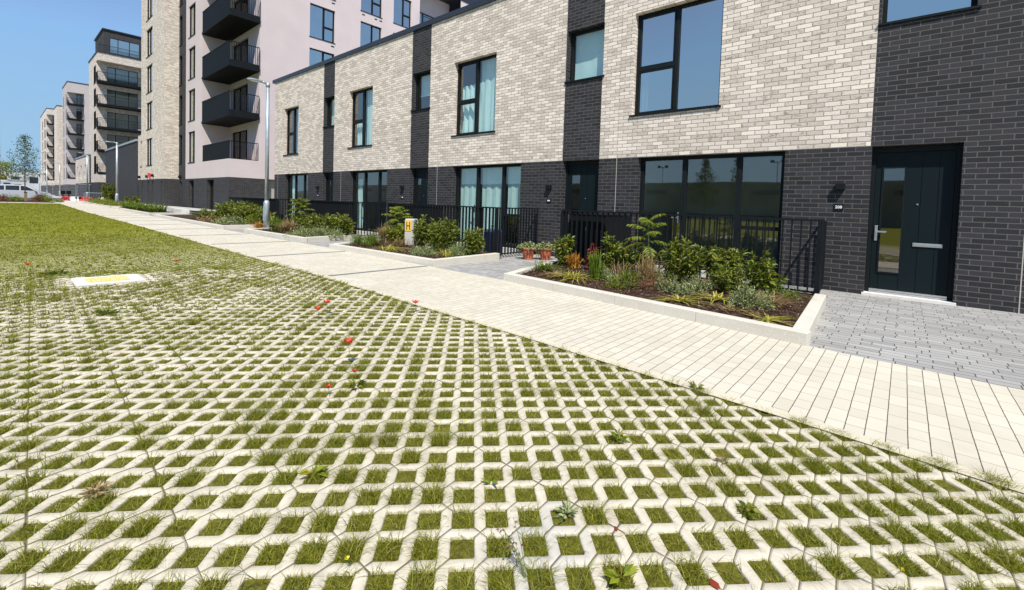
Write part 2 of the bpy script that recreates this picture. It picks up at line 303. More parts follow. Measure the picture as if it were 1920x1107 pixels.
# ------------------------------------------------------------------ object helpers
def wloc(o):
    v = Vector((0, 0, 0))
    while o is not None: v += o.location; o = o.parent
    return v
def tag(o, label=None, cat=None, group=None, kind=None):
    if label: o['label'] = label
    if cat: o['category'] = cat
    if group: o['group'] = group
    if kind: o['kind'] = kind
    return o
def thing(name, label, cat, loc, group=None):
    o = bpy.data.objects.new(name, None); o.empty_display_size = .3; C.objects.link(o); o.location = loc
    return tag(o, label, cat, group)
def link(name, me, parent=None, **k):
    o = bpy.data.objects.new(name, me); C.objects.link(o)
    if parent is not None: o.parent = parent
    return tag(o, **k)
def np_mesh(name, V, faces, mats, midx=None, smooth=False, parent=None, world=True, base=None, **k):
    """faces: list of int arrays (n,3)/(n,4); vertices in world coordinates"""
    V = np.asarray(V, dtype=np.float64)
    org = wloc(parent) if parent is not None else Vector(base or (0, 0, 0))
    if world: V = V-np.array(org)
    me = bpy.data.meshes.new(name); me.vertices.add(len(V)); me.vertices.foreach_set('co', V.astype(np.float32).ravel())
    faces = [np.asarray(f, dtype=np.int32) for f in faces if len(f)]
    tot = np.concatenate([np.full(len(f), f.shape[1]) for f in faces]); li = np.concatenate([f.ravel() for f in faces])
    me.loops.add(len(li)); me.loops.foreach_set('vertex_index', li)
    me.polygons.add(len(tot)); st = np.concatenate([[0], np.cumsum(tot)[:-1]]).astype(np.int32)
    me.polygons.foreach_set('loop_start', st); me.polygons.foreach_set('loop_total', tot.astype(np.int32))
    if midx is not None: me.polygons.foreach_set('material_index', np.asarray(midx, dtype=np.int32))
    if smooth: me.polygons.foreach_set('use_smooth', np.ones(len(tot), dtype=bool))
    for mm in (mats if isinstance(mats, (list, tuple)) else [mats]): me.materials.append(mm)
    me.update(calc_edges=True)
    o = link(name, me, parent, **k)
    if parent is None and base: o.location = base
    return o
class MB:
    def __init__(s): s.v = []; s.f = []; s.mi = []
    def face(s, pts, mi=0):
        i = len(s.v); s.v.extend([tuple(p) for p in pts]); s.f.append(list(range(i, i+len(pts)))); s.mi.append(mi)
    def box(s, a, b, mi=0, bev=0):
        x0, x1 = sorted((a[0], b[0])); y0, y1 = sorted((a[1], b[1])); z0, z1 = sorted((a[2], b[2]))
        i = len(s.v)
        if not bev:
            s.v += [(x0, y0, z0), (x1, y0, z0), (x1, y1, z0), (x0, y1, z0), (x0, y0, z1), (x1, y0, z1), (x1, y1, z1), (x0, y1, z1)]
            for q in ((0, 3, 2, 1), (4, 5, 6, 7), (0, 1, 5, 4), (1, 2, 6, 5), (2, 3, 7, 6), (3, 0, 4, 7)): s.f.append([i+k for k in q]); s.mi.append(mi)
        else:
            e = bev
            s.v += [(x0, y0, z0), (x1, y0, z0), (x1, y1, z0), (x0, y1, z0), (x0, y0, z1-e), (x1, y0, z1-e), (x1, y1, z1-e), (x0, y1, z1-e), (x0+e, y0+e, z1), (x1-e, y0+e, z1), (x1-e, y1-e, z1), (x0+e, y1-e, z1)]
            for q in ((0, 3, 2, 1), (0, 1, 5, 4), (1, 2, 6, 5), (2, 3, 7, 6), (3, 0, 4, 7), (4, 5, 9, 8), (5, 6, 10, 9), (6, 7, 11, 10), (7, 4, 8, 11), (8, 9, 10, 11)): s.f.append([i+k for k in q]); s.mi.append(mi)
    def prism(s, poly, z0, z1, mi=0):
        n = len(poly); i = len(s.v)
        zt = z1 if isinstance(z1, (list, tuple)) else [z1]*n; zb = z0 if isinstance(z0, (list, tuple)) else [z0]*n
        s.v += [(p[0], p[1], zb[k]) for k, p in enumerate(poly)]+[(p[0], p[1], zt[k]) for k, p in enumerate(poly)]
        s.f.append([i+n+k for k in range(n)]); s.mi.append(mi); s.f.append([i+n-1-k for k in range(n)]); s.mi.append(mi)
        for k in range(n): j = (k+1) % n; s.f.append([i+k, i+j, i+n+j, i+n+k]); s.mi.append(mi)
    def tube(s, pts, rad, seg=8, mi=0, cap=True):
        pts = [Vector(p) for p in pts]; rads = rad if isinstance(rad, (list, tuple)) else [rad]*len(pts); rings = []
        for k, p in enumerate(pts):
            d = (pts[min(k+1, len(pts)-1)]-pts[max(k-1, 0)]).normalized()
            up = Vector((0, 0, 1)) if abs(d.z) < .9 else Vector((1, 0, 0)); a = d.cross(up).normalized(); b = d.cross(a)
            i = len(s.v)
            for q in range(seg):
                an = 2*math.pi*q/seg; s.v.append(tuple(p+(a*math.cos(an)+b*math.sin(an))*rads[k]))
            rings.append(i)
        for k in range(len(rings)-1):
            for q in range(seg):
                j = (q+1) % seg; s.f.append([rings[k]+q, rings[k+1]+q, rings[k+1]+j, rings[k]+j]); s.mi.append(mi)
        if cap:
            s.f.append([rings[0]+q for q in range(seg)]); s.mi.append(mi); s.f.append([rings[-1]+seg-1-q for q in range(seg)]); s.mi.append(mi)
    def build(s, name, mats, parent=None, smooth=False, base=None, bevel=0, **k):
        org = wloc(parent) if parent is not None else Vector(base or (0, 0, 0))
        me = bpy.data.meshes.new(name); me.from_pydata([(p[0]-org.x, p[1]-org.y, p[2]-org.z) for p in s.v], [], s.f)
        for mm in (mats if isinstance(mats, (list, tuple)) else [mats]): me.materials.append(mm)
        me.polygons.foreach_set('material_index', s.mi)
        if smooth: me.polygons.foreach_set('use_smooth', [True]*len(s.f))
        me.update(); o = link(name, me, parent, **k)
        if parent is None and base: o.location = base
        if bevel: b = o.modifiers.new('bevel', 'BEVEL'); b.width = bevel; b.segments = 2; b.limit_method = 'ANGLE'
        return o
def copy_tree(o, parent=None):
    c = o.copy(); C.objects.link(c); c.parent = parent
    for ch in list(o.children): copy_tree(ch, c)
    return c
def interp(x, pts):
    return float(np.interp(x, [p[0] for p in pts], [p[1] for p in pts]))
NEAR = [(-34, -5.2), (-12, -5.6), (0, -5.6), (10, -5.7), (16, -5.75), (20.2, -5.89), (22.2, -6.0), (23, -6.06), (34, -6.6)]
FARE = [(-45, -2.9), (-19, -3.4), (-9, -3.65), (3.6, -3.78), (12, -3.68), (16, -3.73), (17.9, -3.77), (20.3, -4.02), (22, -4.2), (23.2, -4.27), (34, -4.9)]
def near_y(x): return interp(x, NEAR)
def far_y(x): return interp(x, FARE)

# ------------------------------------------------------------------ ground
b = MB(); b.face([(-1500, -1500, -.12), (1500, -1500, -.12), (1500, 1500, -.12), (-1500, 1500, -.12)])
b.build('ground', M['concrete'], kind='structure')
def strip(name, mat, xs, ya, yb, za, zb, **k):
    bb = MB()
    for x0, x1 in zip(xs[:-1], xs[1:]):
        bb.face([(x0, ya(x0), za), (x1, ya(x1), za), (x1, yb(x1), zb), (x0, yb(x0), zb)])
    return bb.build(name, mat, **k)
XS = sorted(set([-34]+[p[0] for p in NEAR]+[p[0] for p in FARE if p[0] > -34]+list(range(-32, 34, 4))))
strip('footpath', M['path'], XS, lambda x: near_y(x)+.10, far_y, .004, .004, kind='structure')
strip('path_edging', M['edging'], XS, lambda x: near_y(x), lambda x: near_y(x)+.097, .007, .007, kind='structure')
strip('grey_paving', M['grey'], [-45, -7.2, 0, 10, 20, 34], lambda x: -5.0, lambda x: .14, 0.0, -.05, kind='structure')
# grass paving : lattice cells, real holes near the camera
iu = np.arange(-420, 330); cam2 = np.array([CAM.x, CAM.y]); O2 = np.array(O_)
I, J = np.meshgrid(np.arange(-430, 140), np.arange(-140, 420), indexing='ij')
cx_ = O_[0]+I*LP*ux[0]+J*LQ*uy[0]; cy_ = O_[1]+I*LP*ux[1]+J*LQ*uy[1]
nyv = np.interp(cx_, [p[0] for p in NEAR], [p[1] for p in NEAR])
ok = (cx_ > -33.2) & (cx_ < 33) & (cy_ < nyv+.13) & (cy_ > -17)
dist = np.hypot(cx_-cam2[0], cy_-cam2[1])
fw = (cx_-cam2[0])*F.x+(cy_-cam2[1])*F.y
nearm = ok & (dist < 8.5) & (fw > -1.2)
farm = ok & ~nearm
def cell_pts(cx, cy, a, bb):  # a,bb in lattice units arrays
    return np.stack([cx+a*LP*ux[0]+bb*LQ*uy[0], cy+a*LP*ux[1]+bb*LQ*uy[1]], -1)
SQ = [(-.5, -.5), (.5, -.5), (.5, .5), (-.5, .5)]
fx, fy = cx_[farm], cy_[farm]; n = len(fx)
Vf = np.zeros((n, 4, 3)); 
for k, (a, c) in enumerate(SQ): Vf[:, k, :2] = cell_pts(fx, fy, a, c)
Ff = np.arange(n*4).reshape(n, 4)
nx, ny_ = cx_[nearm], cy_[nearm]; n2 = len(nx)
ring = []
for (sx, sy) in ((-1, -1), (1, -1), (1, 1), (-1, 1)):      # rounded hole, 8 points
    ex, ey = HP*sx, HQ*sy; r = .055
    ring += [(ex-(sx*r if sx*sy > 0 else 0), ey-(0 if sx*sy > 0 else sy*r)), (ex-(0 if sx*sy > 0 else sx*r), ey-(sy*r if sx*sy > 0 else 0))]
ring = sorted(ring, key=lambda p: math.atan2(p[1], p[0]))
# order start near corner (-,-)
outer = []
def outpt(p):
    mx = max(abs(p[0]), abs(p[1])); return (p[0]*.5/mx, p[1]*.5/mx)
outer = [outpt(p) for p in ring]
full = []                                                   # corners snapped so neighbours share the outline
for p, q in zip(ring, outer):
    full.append((math.copysign(.5, p[0]), math.copysign(.5, p[1])))
K = 8
ring_s = [(p[0]*1.0, p[1]*1.0) for p in ring]; ring_o = [(p[0]*1.055, p[1]*1.05) for p in ring]
Vn = np.zeros((n2, K*4+4, 3))
for k in range(K):
    Vn[:, k, :2] = cell_pts(nx, ny_, *ring_o[k]); Vn[:, k, 2] = 0
    Vn[:, K+k, :2] = cell_pts(nx, ny_, *ring_s[k]); Vn[:, K+k, 2] = -.004
    Vn[:, 2*K+k, :2] = cell_pts(nx, ny_, *[c*.985 for c in ring_s[k]]); Vn[:, 2*K+k, 2] = -.07
for k, (a, c) in enumerate(SQ): Vn[:, 3*K+k, :2] = cell_pts(nx, ny_, a, c)
jit = rng.normal(0, .0007, n2)
fc4, fc3 = [], []
# corner index for each ring pt
ci = [SQ.index((math.copysign(.5, p[0]), math.copysign(.5, p[1]))) for p in ring]
for k in range(K):
    k2 = (k+1) % K
    if ci[k] == ci[k2]: fc3.append((3*K+ci[k], k2, k))
    else: fc4.append((3*K+ci[k], 3*K+ci[k2], k2, k))
    fc4.append((k, k2, K+k2, K+k)); fc4.append((K+k, K+k2, 2*K+k2, 2*K+k))
base = (np.arange(n2)*(K*4+4-0))[:, None, None]
Vn = Vn[:, :3*K+4]; base = (np.arange(n2)*(3*K+4))[:, None, None]
F4n = (base+np.array(fc4)[None]).reshape(-1, 4); F3n = (base+np.array(fc3)[None]).reshape(-1, 3)
Vall = np.concatenate([Vf.reshape(-1, 3), Vn.reshape(-1, 3)]); o1 = n*4
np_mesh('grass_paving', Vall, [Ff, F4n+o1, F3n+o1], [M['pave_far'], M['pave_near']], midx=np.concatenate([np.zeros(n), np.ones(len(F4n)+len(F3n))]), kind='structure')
b = MB(); b.face([(-33.2, -60, -.006), (33, -60, -.006), (33, -16.9, -.006), (-33.2, -16.9, -.006)]); b.build('far_grass_paving', M['pave_far'], kind='structure')
b = MB(); b.face([(10, -17, -.010), (33, -17, -.010), (33, -5.6, -.010), (10, -5.6, -.010)]); b.build('soil', M['soil'], kind='structure')
# grass blades
def blades(x, y, z, h, wd, lean, ang, bend):
    n = len(x); d = np.stack([np.cos(ang), np.sin(ang)], -1); s = np.stack([-d[:, 1], d[:, 0]], -1)
    tw = rng.uniform(0, math.pi, n); s = np.stack([np.cos(tw), np.sin(tw)], -1)
    V = np.zeros((n, 5, 3)); b0 = np.stack([x, y, z], -1)
    V[:, 0] = b0; V[:, 1] = b0; V[:, 0, :2] -= s*wd[:, None]*.5; V[:, 1, :2] += s*wd[:, None]*.5
    mid = b0.copy(); mid[:, :2] += d*(lean*h*.4)[:, None]; mid[:, 2] += h*.6
    V[:, 2] = mid; V[:, 3] = mid; V[:, 2, :2] += s*wd[:, None]*.38; V[:, 3, :2] -= s*wd[:, None]*.38
    V[:, 4] = b0; V[:, 4, :2] += d*(lean*h+bend*h)[:, None]; V[:, 4, 2] += h*(1-.35*np.minimum(bend, 1.5))
    q = np.arange(n)[:, None]*5
    return V.reshape(-1, 3), q+np.array([[0, 1, 2, 3]]), q+np.array([[3, 2, 4]])
def grass_patch(name, sel, per, hmin, hmax, wid, label=None):
    gx, gy = cx_[sel], cy_[sel]; nn = len(gx)
    dens = np.clip(rng.normal(1., .35, nn), .25, 1.6); dens[rng.random(nn) < .10] *= .15; dens *= np.clip(1+.45*np.sin(gx*2.1+gy*1.3)*np.cos(gy*1.7-gx*.6), .5, 1.5)
    hs = np.clip(rng.normal(1, .25, nn), .5, 1.7)*np.where(rng.random(nn) < .06, 1.6, 1.)
    cnt = rng.poisson(per*dens); idx = np.repeat(np.arange(nn), cnt); t_ = len(idx)
    sp_ = .98 if 'near' in name else 1.12; a = rng.uniform(-HP*sp_, HP*sp_, t_); c = rng.uniform(-HQ*sp_, HQ*sp_, t_)
    P = cell_pts(gx[idx], gy[idx], a, c)
    h = (hmin+(hmax-hmin)*rng.random(t_)**1.6)*hs[idx]*np.where(rng.random(t_) < .06, 1.6, 1.); ln = rng.uniform(.2, 1.7, t_); bd = rng.uniform(0, .9, t_)
    V, q4, q3 = blades(P[:, 0], P[:, 1], np.full(t_, -.012 if 'near' in name else .001), h, rng.uniform(.7, 1.3, t_)*wid, ln, rng.uniform(0, 2*math.pi, t_), bd)
    return np_mesh(name, V, [q4, q3], M['blade'], kind='stuff', label=label, cat='grass')
vis = ok & (fw > .3) & (cy_ > -11.5) & (cy_ < nyv+.055) & ~((cx_ > 14.19) & (cx_ < 15.01) & (cy_ > -8.40) & (cy_ < -7.56))
grass_patch('near_grass', vis & (dist < 3.2), 230, .014, .044, .0022, 'short green grass growing in the paver holes nearest the viewer')
grass_patch('near_grass', vis & (dist >= 3.2) & (dist < 5.5), 120, .014, .044, .0034, 'short green grass in the paver holes a few steps away')
grass_patch('mid_grass', vis & (dist >= 5.5) & (dist < 9), 60, .010, .034, .0065, 'olive green grass in the middle rows of pavers')
grass_patch('mid_grass', vis & (dist >= 9) & (dist < 16), 16, .010, .030, .012, 'olive green grass over the pavers beside the concrete cover')
grass_patch('far_grass', vis & (dist >= 16) & (dist < 62), 3, .012, .034, .026, 'thick olive grass hiding the pavers towards the car')
# loose grass along the kerb and in joints
def joint_weeds():
    n = 5200; x = rng.uniform(6, 24.5, n); y = np.interp(x, [p[0] for p in NEAR], [p[1] for p in NEAR])-np.abs(rng.normal(0, .03, n))
    k = rng.random(n) < .35
    V, a, c = blades(x[k], y[k], np.full(k.sum(), -.002), rng.uniform(.015, .05, k.sum()), rng.uniform(.002, .004, k.sum()), rng.uniform(.3, 1.5, k.sum()), rng.uniform(0, 6.3, k.sum()), rng.uniform(0, .8, k.sum()))
    np_mesh('edge_grass', V, [a, c], M['blade'], kind='stuff', label='sparse grass creeping over the kerb edge of the path', cat='grass')
joint_weeds()
# far end of the paving, street
b = MB(); b.box((-35.4, -60, -.1), (-33.2, near_y(-34)+.0, .02)); b.build('kerb', M['edging'], kind='structure')
b = MB(); b.face([(-43.5, -5.2, .003), (-33.2, -5.2, .003), (-33.2, -3.2, .003), (-43.5, -3.0, .003)]); b.build('footpath', M['path'], kind='structure')
b = MB(); b.box((-44.2, -3.3, -.1), (-43.5, -5.6, .10)); b.box((-44.2, -2.0, -.1), (-43.6, -3.3, .10)); b.build('kerb', M['stone'], kind='structure')
b = MB(); b.face([(-75, -80, -.02), (-44.2, -80, -.02), (-44.2, 30, -.02), (-75, 30, -.02)]); b.build('road', M['asphalt'], kind='structure')
b = MB(); b.box((-43.6, -60, -.1), (-35.4, -5.5, .05)); b.build('planting_bed', M['mulch'], kind='structure')

# ------------------------------------------------------------------ building helpers
def P(ax, c, a, d, z):           # a along the wall, d depth into the building
    return (a, c+d, z) if ax == 'Y' else (c-d, a, z)
def wall_panel(mb, ax, c, a0, a1, z0, z1, holes, zones, rev=.15):
    """zones(a,z)->material index; holes: (a0,a1,z0,z1)"""
    As = {a0, a1}; Zs = {z0, z1}
    for h in holes: As |= {max(a0, h[0]), min(a1, h[1])}; Zs |= {max(z0, h[2]), min(z1, h[3])}
    As |= {x for x in zones.a if a0 < x < a1}; Zs |= {x for x in zones.z if z0 < x < z1}
    As, Zs = sorted(As), sorted(Zs)
    for x0, x1 in zip(As[:-1], As[1:]):
        for y0, y1 in zip(Zs[:-1], Zs[1:]):
            mx, mz = (x0+x1)/2, (y0+y1)/2
            if any(h[0] < mx < h[1] and h[2] < mz < h[3] for h in holes): continue
            if ax == 'Y': q = [P(ax, c, x0, 0, y0), P(ax, c, x1, 0, y0), P(ax, c, x1, 0, y1), P(ax, c, x0, 0, y1)]
            else: q = [P(ax, c, x0, 0, y0), P(ax, c, x1, 0, y0), P(ax, c, x1, 0, y1), P(ax, c, x0, 0, y1)]
            mb.face(q, zones(mx, mz))
    for h in holes:
        x0, x1, y0, y1 = h; e = .01
        zs = sorted({y0, y1} | {z for z in zones.z if y0 < z < y1})
        for za, zb in zip(zs[:-1], zs[1:]):
            for xx, sx in ((x0, -e), (x1, e)):
                q = [P(ax, c, xx, 0, za), P(ax, c, xx, rev, za), P(ax, c, xx, rev, zb), P(ax, c, xx, 0, zb)]
                mb.face(q, zones(xx+sx, (za+zb)/2))
        for zz, sz in ((y0, -e), (y1, e)):
            mb.face([P(ax, c, x0, 0, zz), P(ax, c, x1, 0, zz), P(ax, c, x1, rev, zz), P(ax, c, x0, rev, zz)], zones((x0+x1)/2, zz+sz))
class Zones:
    def __init__(s, f, a=(), z=()): s.f = f; s.a = list(a); s.z = list(z)
    def __call__(s, a, z): return s.f(a, z)
def bx(mb, ax, c, a0, a1, d0, d1, z0, z1, mi=0):
    p, q = P(ax, c, a0, d0, z0), P(ax, c, a1, d1, z1); mb.box(p, q, mi)
def window(par, ax, c, a0, a1, z0, z1, cols=(), trans=(), rev=.15, fw_=.055, sill=True, glass='glass', name='window', low=None):
    """cols: fractional mullion positions; trans: (col index, fraction)"""
    f = MB(); d0, d1 = rev-.01, rev+.07; k = .0015
    edges = [a0]+[a0+(a1-a0)*t for t in cols]+[a1]
    bx(f, ax, c, a0+k, a1-k, d0, d1, z1-fw_, z1-k); bx(f, ax, c, a0+k, a1-k, d0, d1, z0+k, z0+fw_)
    for i, e in enumerate(edges):
        hw = fw_*.62 if 0 < i < len(edges)-1 else fw_
        lo, hi = (e+k, e+fw_) if i == 0 else ((e-fw_, e-k) if i == len(edges)-1 else (e-hw, e+hw))
        bx(f, ax, c, lo, hi, d0+.002, d1-.002, z0+fw_, z1-fw_)
    for col, fr in trans:
        zt = z0+(z1-z0)*fr; lo = edges[col]+fw_*.6; hi = edges[col+1]-fw_*.6
        bx(f, ax, c, lo, hi, d0+.004, d1-.004, zt-.035, zt+.035)
        # opening sash frame
    for col, fr in trans:
        lo, hi = edges[col]+fw_*.9, edges[col+1]-fw_*.9; zt = z0+(z1-z0)*fr
        for (q0, q1) in ((z0+fw_, zt-.035), (zt+.035, z1-fw_)):
            bx(f, ax, c, lo, lo+.03, d0+.01, d1-.01, q0, q1); bx(f, ax, c, hi-.03, hi, d0+.01, d1-.01, q0, q1)
            bx(f, ax, c, lo+.03, hi-.03, d0+.01, d1-.01, q0, q0+.03); bx(f, ax, c, lo+.03, hi-.03, d0+.01, d1-.01, q1-.03, q1)
    o = f.build(name, M['frame'], par)
    g = MB(); g.face([P(ax, c, a0+.01, rev+.035, z0+.01), P(ax, c, a1-.01, rev+.035, z0+.01), P(ax, c, a1-.01, rev+.035, z1-.01), P(ax, c, a0+.01, rev+.035, z1-.01)])
    g.build('pane', M[glass], o)
    if sill:
        s = MB(); bx(s, ax, c, a0-.04, a1+.04, -.035, rev-.012, z0-.03, z0+.004); s.build('sill', M['frame'], o)
    return o
def curtain(par, a0, a1, z0, z1, y, folds=9, mat='curtain', lab=None, amp=.03):
    n = max(8, int((a1-a0)*30)); rows = 6; V = []; Fq = []
    for j in range(rows+1):
        for i in range(n+1):
            t = i/n; x = a0+(a1-a0)*t; z = z0+(z1-z0)*j/rows
            V.append((x, y+amp*math.sin(t*folds*6.28+.6*math.sin(j))+amp*.4*math.sin(t*folds*15+j*.4), z))
    for j in range(rows):
        for i in range(n): a = j*(n+1)+i; Fq.append((a, a+1, a+n+2, a+n+1))
    return np_mesh('curtain', V, [np.array(Fq)], M[mat], parent=par, smooth=True, label=lab)
def text_mesh(body, size, mat, parent, loc, rot, name, extrude=.001):
    cu = bpy.data.curves.new(name, 'FONT'); cu.body = body; cu.size = size; cu.extrude = extrude; cu.align_x = 'CENTER'; cu.align_y = 'CENTER'; cu.offset = size*.02
    o = bpy.data.objects.new(name+'_tmp', cu); C.objects.link(o); bpy.context.view_layer.update()
    me = bpy.data.meshes.new_from_object(o.evaluated_get(bpy.context.evaluated_depsgraph_get())); bpy.data.objects.remove(o); 
    me.materials.clear(); me.materials.append(M[mat]); me.name = name
    q = link(name, me, parent); q.location = Vector(loc)-wloc(parent); q.rotation_euler = rot; return q
def metal_bar(mb, p, q, t=.02): mb.tube([p, q], t, 4)

# ------------------------------------------------------------------ terraced houses
BAND, UT, UB, MT, MBZ, PAR = 2.27, 5.31, 3.165, 5.31, 4.13, 6.68
JX = [-.58, 5.82, 11.68, 17.77, 23.78, 30.0]
SPEC = [  # upper window, ground glazing, door/strip
    dict(u=(.46, 1.98), t=(.60, 2.98), s=(4.31, 5.21), m=(4.34, 5.20)),
    dict(u=(6.35, 7.98), t=(6.48, 8.98), s=(10.29, 11.24), m=(10.33, 11.23)),
    dict(u=(12.35, 14.05), t=(12.40, 15.04), s=(16.33, 17.33), m=(16.36, 17.34)),
    dict(u=(18.07, 19.84), t=(18.27, 20.97), s=(22.12, 23.15), m=(22.16, 23.19)),
    dict(u=(26.6, 28.3), t=(26.5, 29.2), s=(24.45, 25.45), m=(24.5, 25.4))]
HL = ['terraced house farthest from the viewer, its end wall next to the pink apartment block', 'terraced house second from the pink apartment block, behind the yellow H marker', 'terraced house with pale teal curtains behind the two terracotta pots', 'terraced house with the black front door numbered 208 and the largest planted bed', 'dark brick house end cut off by the right edge of the photo']
for k, sp in enumerate(SPEC):
    x0, x1 = JX[k], JX[k+1]
    H = thing('terraced_house', HL[k], 'house', ((x0+x1)/2, 4.5, 0), 'terrace of two-storey brick houses')
    s0, s1 = sp['s']; sR = x1 if k == 3 else s1; sL = x0 if k == 4 else s0
    z = Zones(lambda a, zz, sL=sL, sR=sR: 1 if (zz < BAND or sL < a < sR) else 0, a=(sL, sR), z=(BAND,))
    dz0, dz1 = (-.02, BAND)
    holes = [(*sp['u'], UB, UT), (*sp['t'], -.0, BAND-.0), (s0+.02 if k != 3 else s0+.02, s1, dz0, BAND-.0), (*sp['m'], MBZ, MT)]
    b = MB(); wall_panel(b, 'Y', 0.0, x0, x1, -.12, PAR, holes, z)
    # sides, back
    for xx in ((x0,) if k == 0 else ()):
        b.face([(xx, 9, -.12), (xx, 0, -.12), (xx, 0, BAND), (xx, 9, BAND)], 1); b.face([(xx, 9, BAND), (xx, 0, BAND), (xx, 0, PAR), (xx, 9, PAR)], 0)
    if k == 4: b.face([(x1, 0, -.12), (x1, 9, -.12), (x1, 9, PAR), (x1, 0, PAR)], 1)
    b.face([(x1, 9, -.12), (x0, 9, -.12), (x0, 9, PAR), (x1, 9, PAR)], 0)
    b.build('wall', [M['cream'], M['black']], H)
    r = MB(); r.box((x0, .20, PAR-.25), (x1, 8.8, PAR-.2)); r.box((x0, .002, PAR-.9), (x1, .21, PAR-.002)) if False else None
    rf = r.build('roof', M['coping'], H)
    cp = MB(); a = x0-(.25 if k == 0 else 0)
    cp.box((a, -.05, PAR-.0), (x1, .33, PAR+.15)); 
    if k == 0: cp.box((a, .332, PAR), (x0+.2, 9, PAR+.15))
    cp.build('coping', M['coping'], rf)
    # rooms behind the glass
    im = MB()
    for (za, zb) in ((.0, 2.5), (2.75, 5.9)):
        xa, xb, yb = x0+.12, x1-.12, 3.6
        im.face([(xa, yb, za), (xb, yb, za), (xb, yb, zb), (xa, yb, zb)]); im.face([(xa, .24, za), (xb, .24, za), (xb, yb, za), (xa, yb, za)])
        im.face([(xa, .24, zb), (xb, .24, zb), (xb, yb, zb), (xa, yb, zb)])
        im.face([(xa, .24, za), (xa, yb, za), (xa, yb, zb), (xa, .24, zb)]); im.face([(xb, .24, za), (xb, yb, za), (xb, yb, zb), (xb, .24, zb)])
        mx = (sp['t'][1]+s0)/2; im.face([(mx, .24, za), (mx, yb, za), (mx, yb, zb), (mx, .24, zb)])
    im.build('interior', M['interior'], H)
    gs = 'glass_sky' if k >= 3 else 'glass'
    window(H, 'Y', 0., *sp['u'], UB, UT, cols=(.49,), trans=((0, .46),), glass=gs)
    window(H, 'Y', 0., *sp['m'], MBZ, MT, glass='glass_sky' if k == 3 else 'glass')
    wt = window(H, 'Y', 0., *sp['t'], .02, BAND, cols=(.345, .72), rev=.15, fw_=.07, sill=False, name='patio_window')
    e = sp['t'][0]+(sp['t'][1]-sp['t'][0])*.72; xr = sp['t'][1]
    l = MB(); l.box((e+.04, .15, .86), (xr-.07, .21, .93)); l.build('mid_rail', M['frame'], wt)
    hx = sp['t'][0]+(sp['t'][1]-sp['t'][0])*.345-.075
    hd = MB(); hd.box((hx-.013, .10, .92), (hx+.013, .135, 1.14)); hd.box((hx-.13, .075, 1.015), (hx+.01, .10, 1.04)); hd.build('handle', M['steel'], wt)
    th_ = MB(); th_.box((sp['t'][0], -.01, -.05), (sp['t'][1], .148, .018)); th_.build('threshold', M['concrete'], wt)
    # front door
    da, db = s0+.02, s1; D = MB(); fwd = .055; dh = BAND-.005
    D.box((da+.002, .14, -.01), (da+fwd, .22, dh)); D.box((db-fwd, .14, -.01), (db-.002, .22, dh)); D.box((da+fwd, .14, dh-.09), (db-fwd, .22, dh-.001))
    do = D.build('door_frame', M['frame'], H)
    pa, pb = da+fwd+.004, db-fwd-.004; top = dh-.095; pn = MB()
    gw0, gw1, gz0, gz1 = pa+.10, pa+.34, .32, 1.93
    edges = [pa, gw0, gw1, gw1+(pb-gw1)*.36, gw1+(pb-gw1)*.70, pb]; g = .0035
    for i in range(5):
        l0, l1 = edges[i]+(g if i else 0), edges[i+1]-(g if i < 4 else 0)
        if i == 1: pn.box((l0, .165, .05), (l1, .2, gz0)); pn.box((l0, .165, gz1), (l1, .2, top))
        else: pn.box((l0, .165, .05), (l1, .2, top))
    pn.box((pa, .172, .05), (pb, .21, .30)); pn.box((pa, .172, gz1+.002), (pb, .21, top-.002)); pn.box((gw1+.002, .172, .3), (pb-.002, .21, gz1))
    pan = pn.build('front_door', M['doorp'], H)
    bd = MB(); t_ = .02
    bd.box((gw0-t_, .150, gz0-t_), (gw1+t_, .164, gz0)); bd.box((gw0-t_, .150, gz1), (gw1+t_, .164, gz1+t_)); bd.box((gw0-t_, .150, gz0), (gw0, .164, gz1)); bd.box((gw1, .150, gz0), (gw1+t_, .164, gz1))
    bd.build('glazing_bead', M['frame'], pan)
    gl = MB(); gl.face([(gw0, .17, gz0), (gw1, .17, gz0), (gw1, .17, gz1), (gw0, .17, gz1)]); gl.build('pane', M['glass'], pan)
    hh = MB(); hh.box((pa+.025, .150, .80), (pa+.062, .164, 1.04)); hh.box((pa+.035, .115, .935), (pa+.05, .150, .955)); hh.box((pa+.03, .10, .932), (pa+.17, .118, .958)); hh.build('handle', M['steel'], pan, bevel=.004)
    lp = MB(); lx = (gw1+pb)/2+.03; lp.box((lx-.165, .150, .745), (lx+.165, .164, .80)); lp.box((lx-.155, .143, .755), (lx+.155, .149, .79)); lp.build('letter_plate', M['steel'], pan, bevel=.003)
    sp_ = MB(); sp_.tube([(edges[3]-.03, .166, 1.38), (edges[3]-.03, .155, 1.38)], .013, 10); sp_.build('spyhole', M['steel'], pan)
    ts = MB(); ts.box((da-.02, -.06, -.055), (db+.03, .139, -.012)); ts.build('threshold', M['stone'], do)
    ws = MB(); ws.box((pa, .12, -.008), (pb, .164, .012)); ws.box((pa, .145, .014), (pb, .163, .045)); ws.build('weather_bar', M['steel'], do)
    # light and number
    lx0 = s0-.41 if k < 4 else s1+.3
    lb = MB(); lb.box((lx0, -.10, 1.585), (lx0+.125, -.002, 1.69)); lb.build('wall_light', M['metal'], H, bevel=.006)
    npz = 1.31; npl = MB(); npl.box((lx0-.01, -.014, npz-.055), (lx0+.115, -.002, npz+.055)); npo = npl.build('number_plate', M['metal'], H)
    if k == 3: text_mesh('208', .062, 'white', npo, (lx0+.0525, -.0155, npz), (math.pi/2, 0, 0), 'number')
    else:
        q = MB(); q.box((lx0+.015, -.0165, npz-.014), (lx0+.09, -.0145, npz+.016)); q.build('number', M['white'], npo)
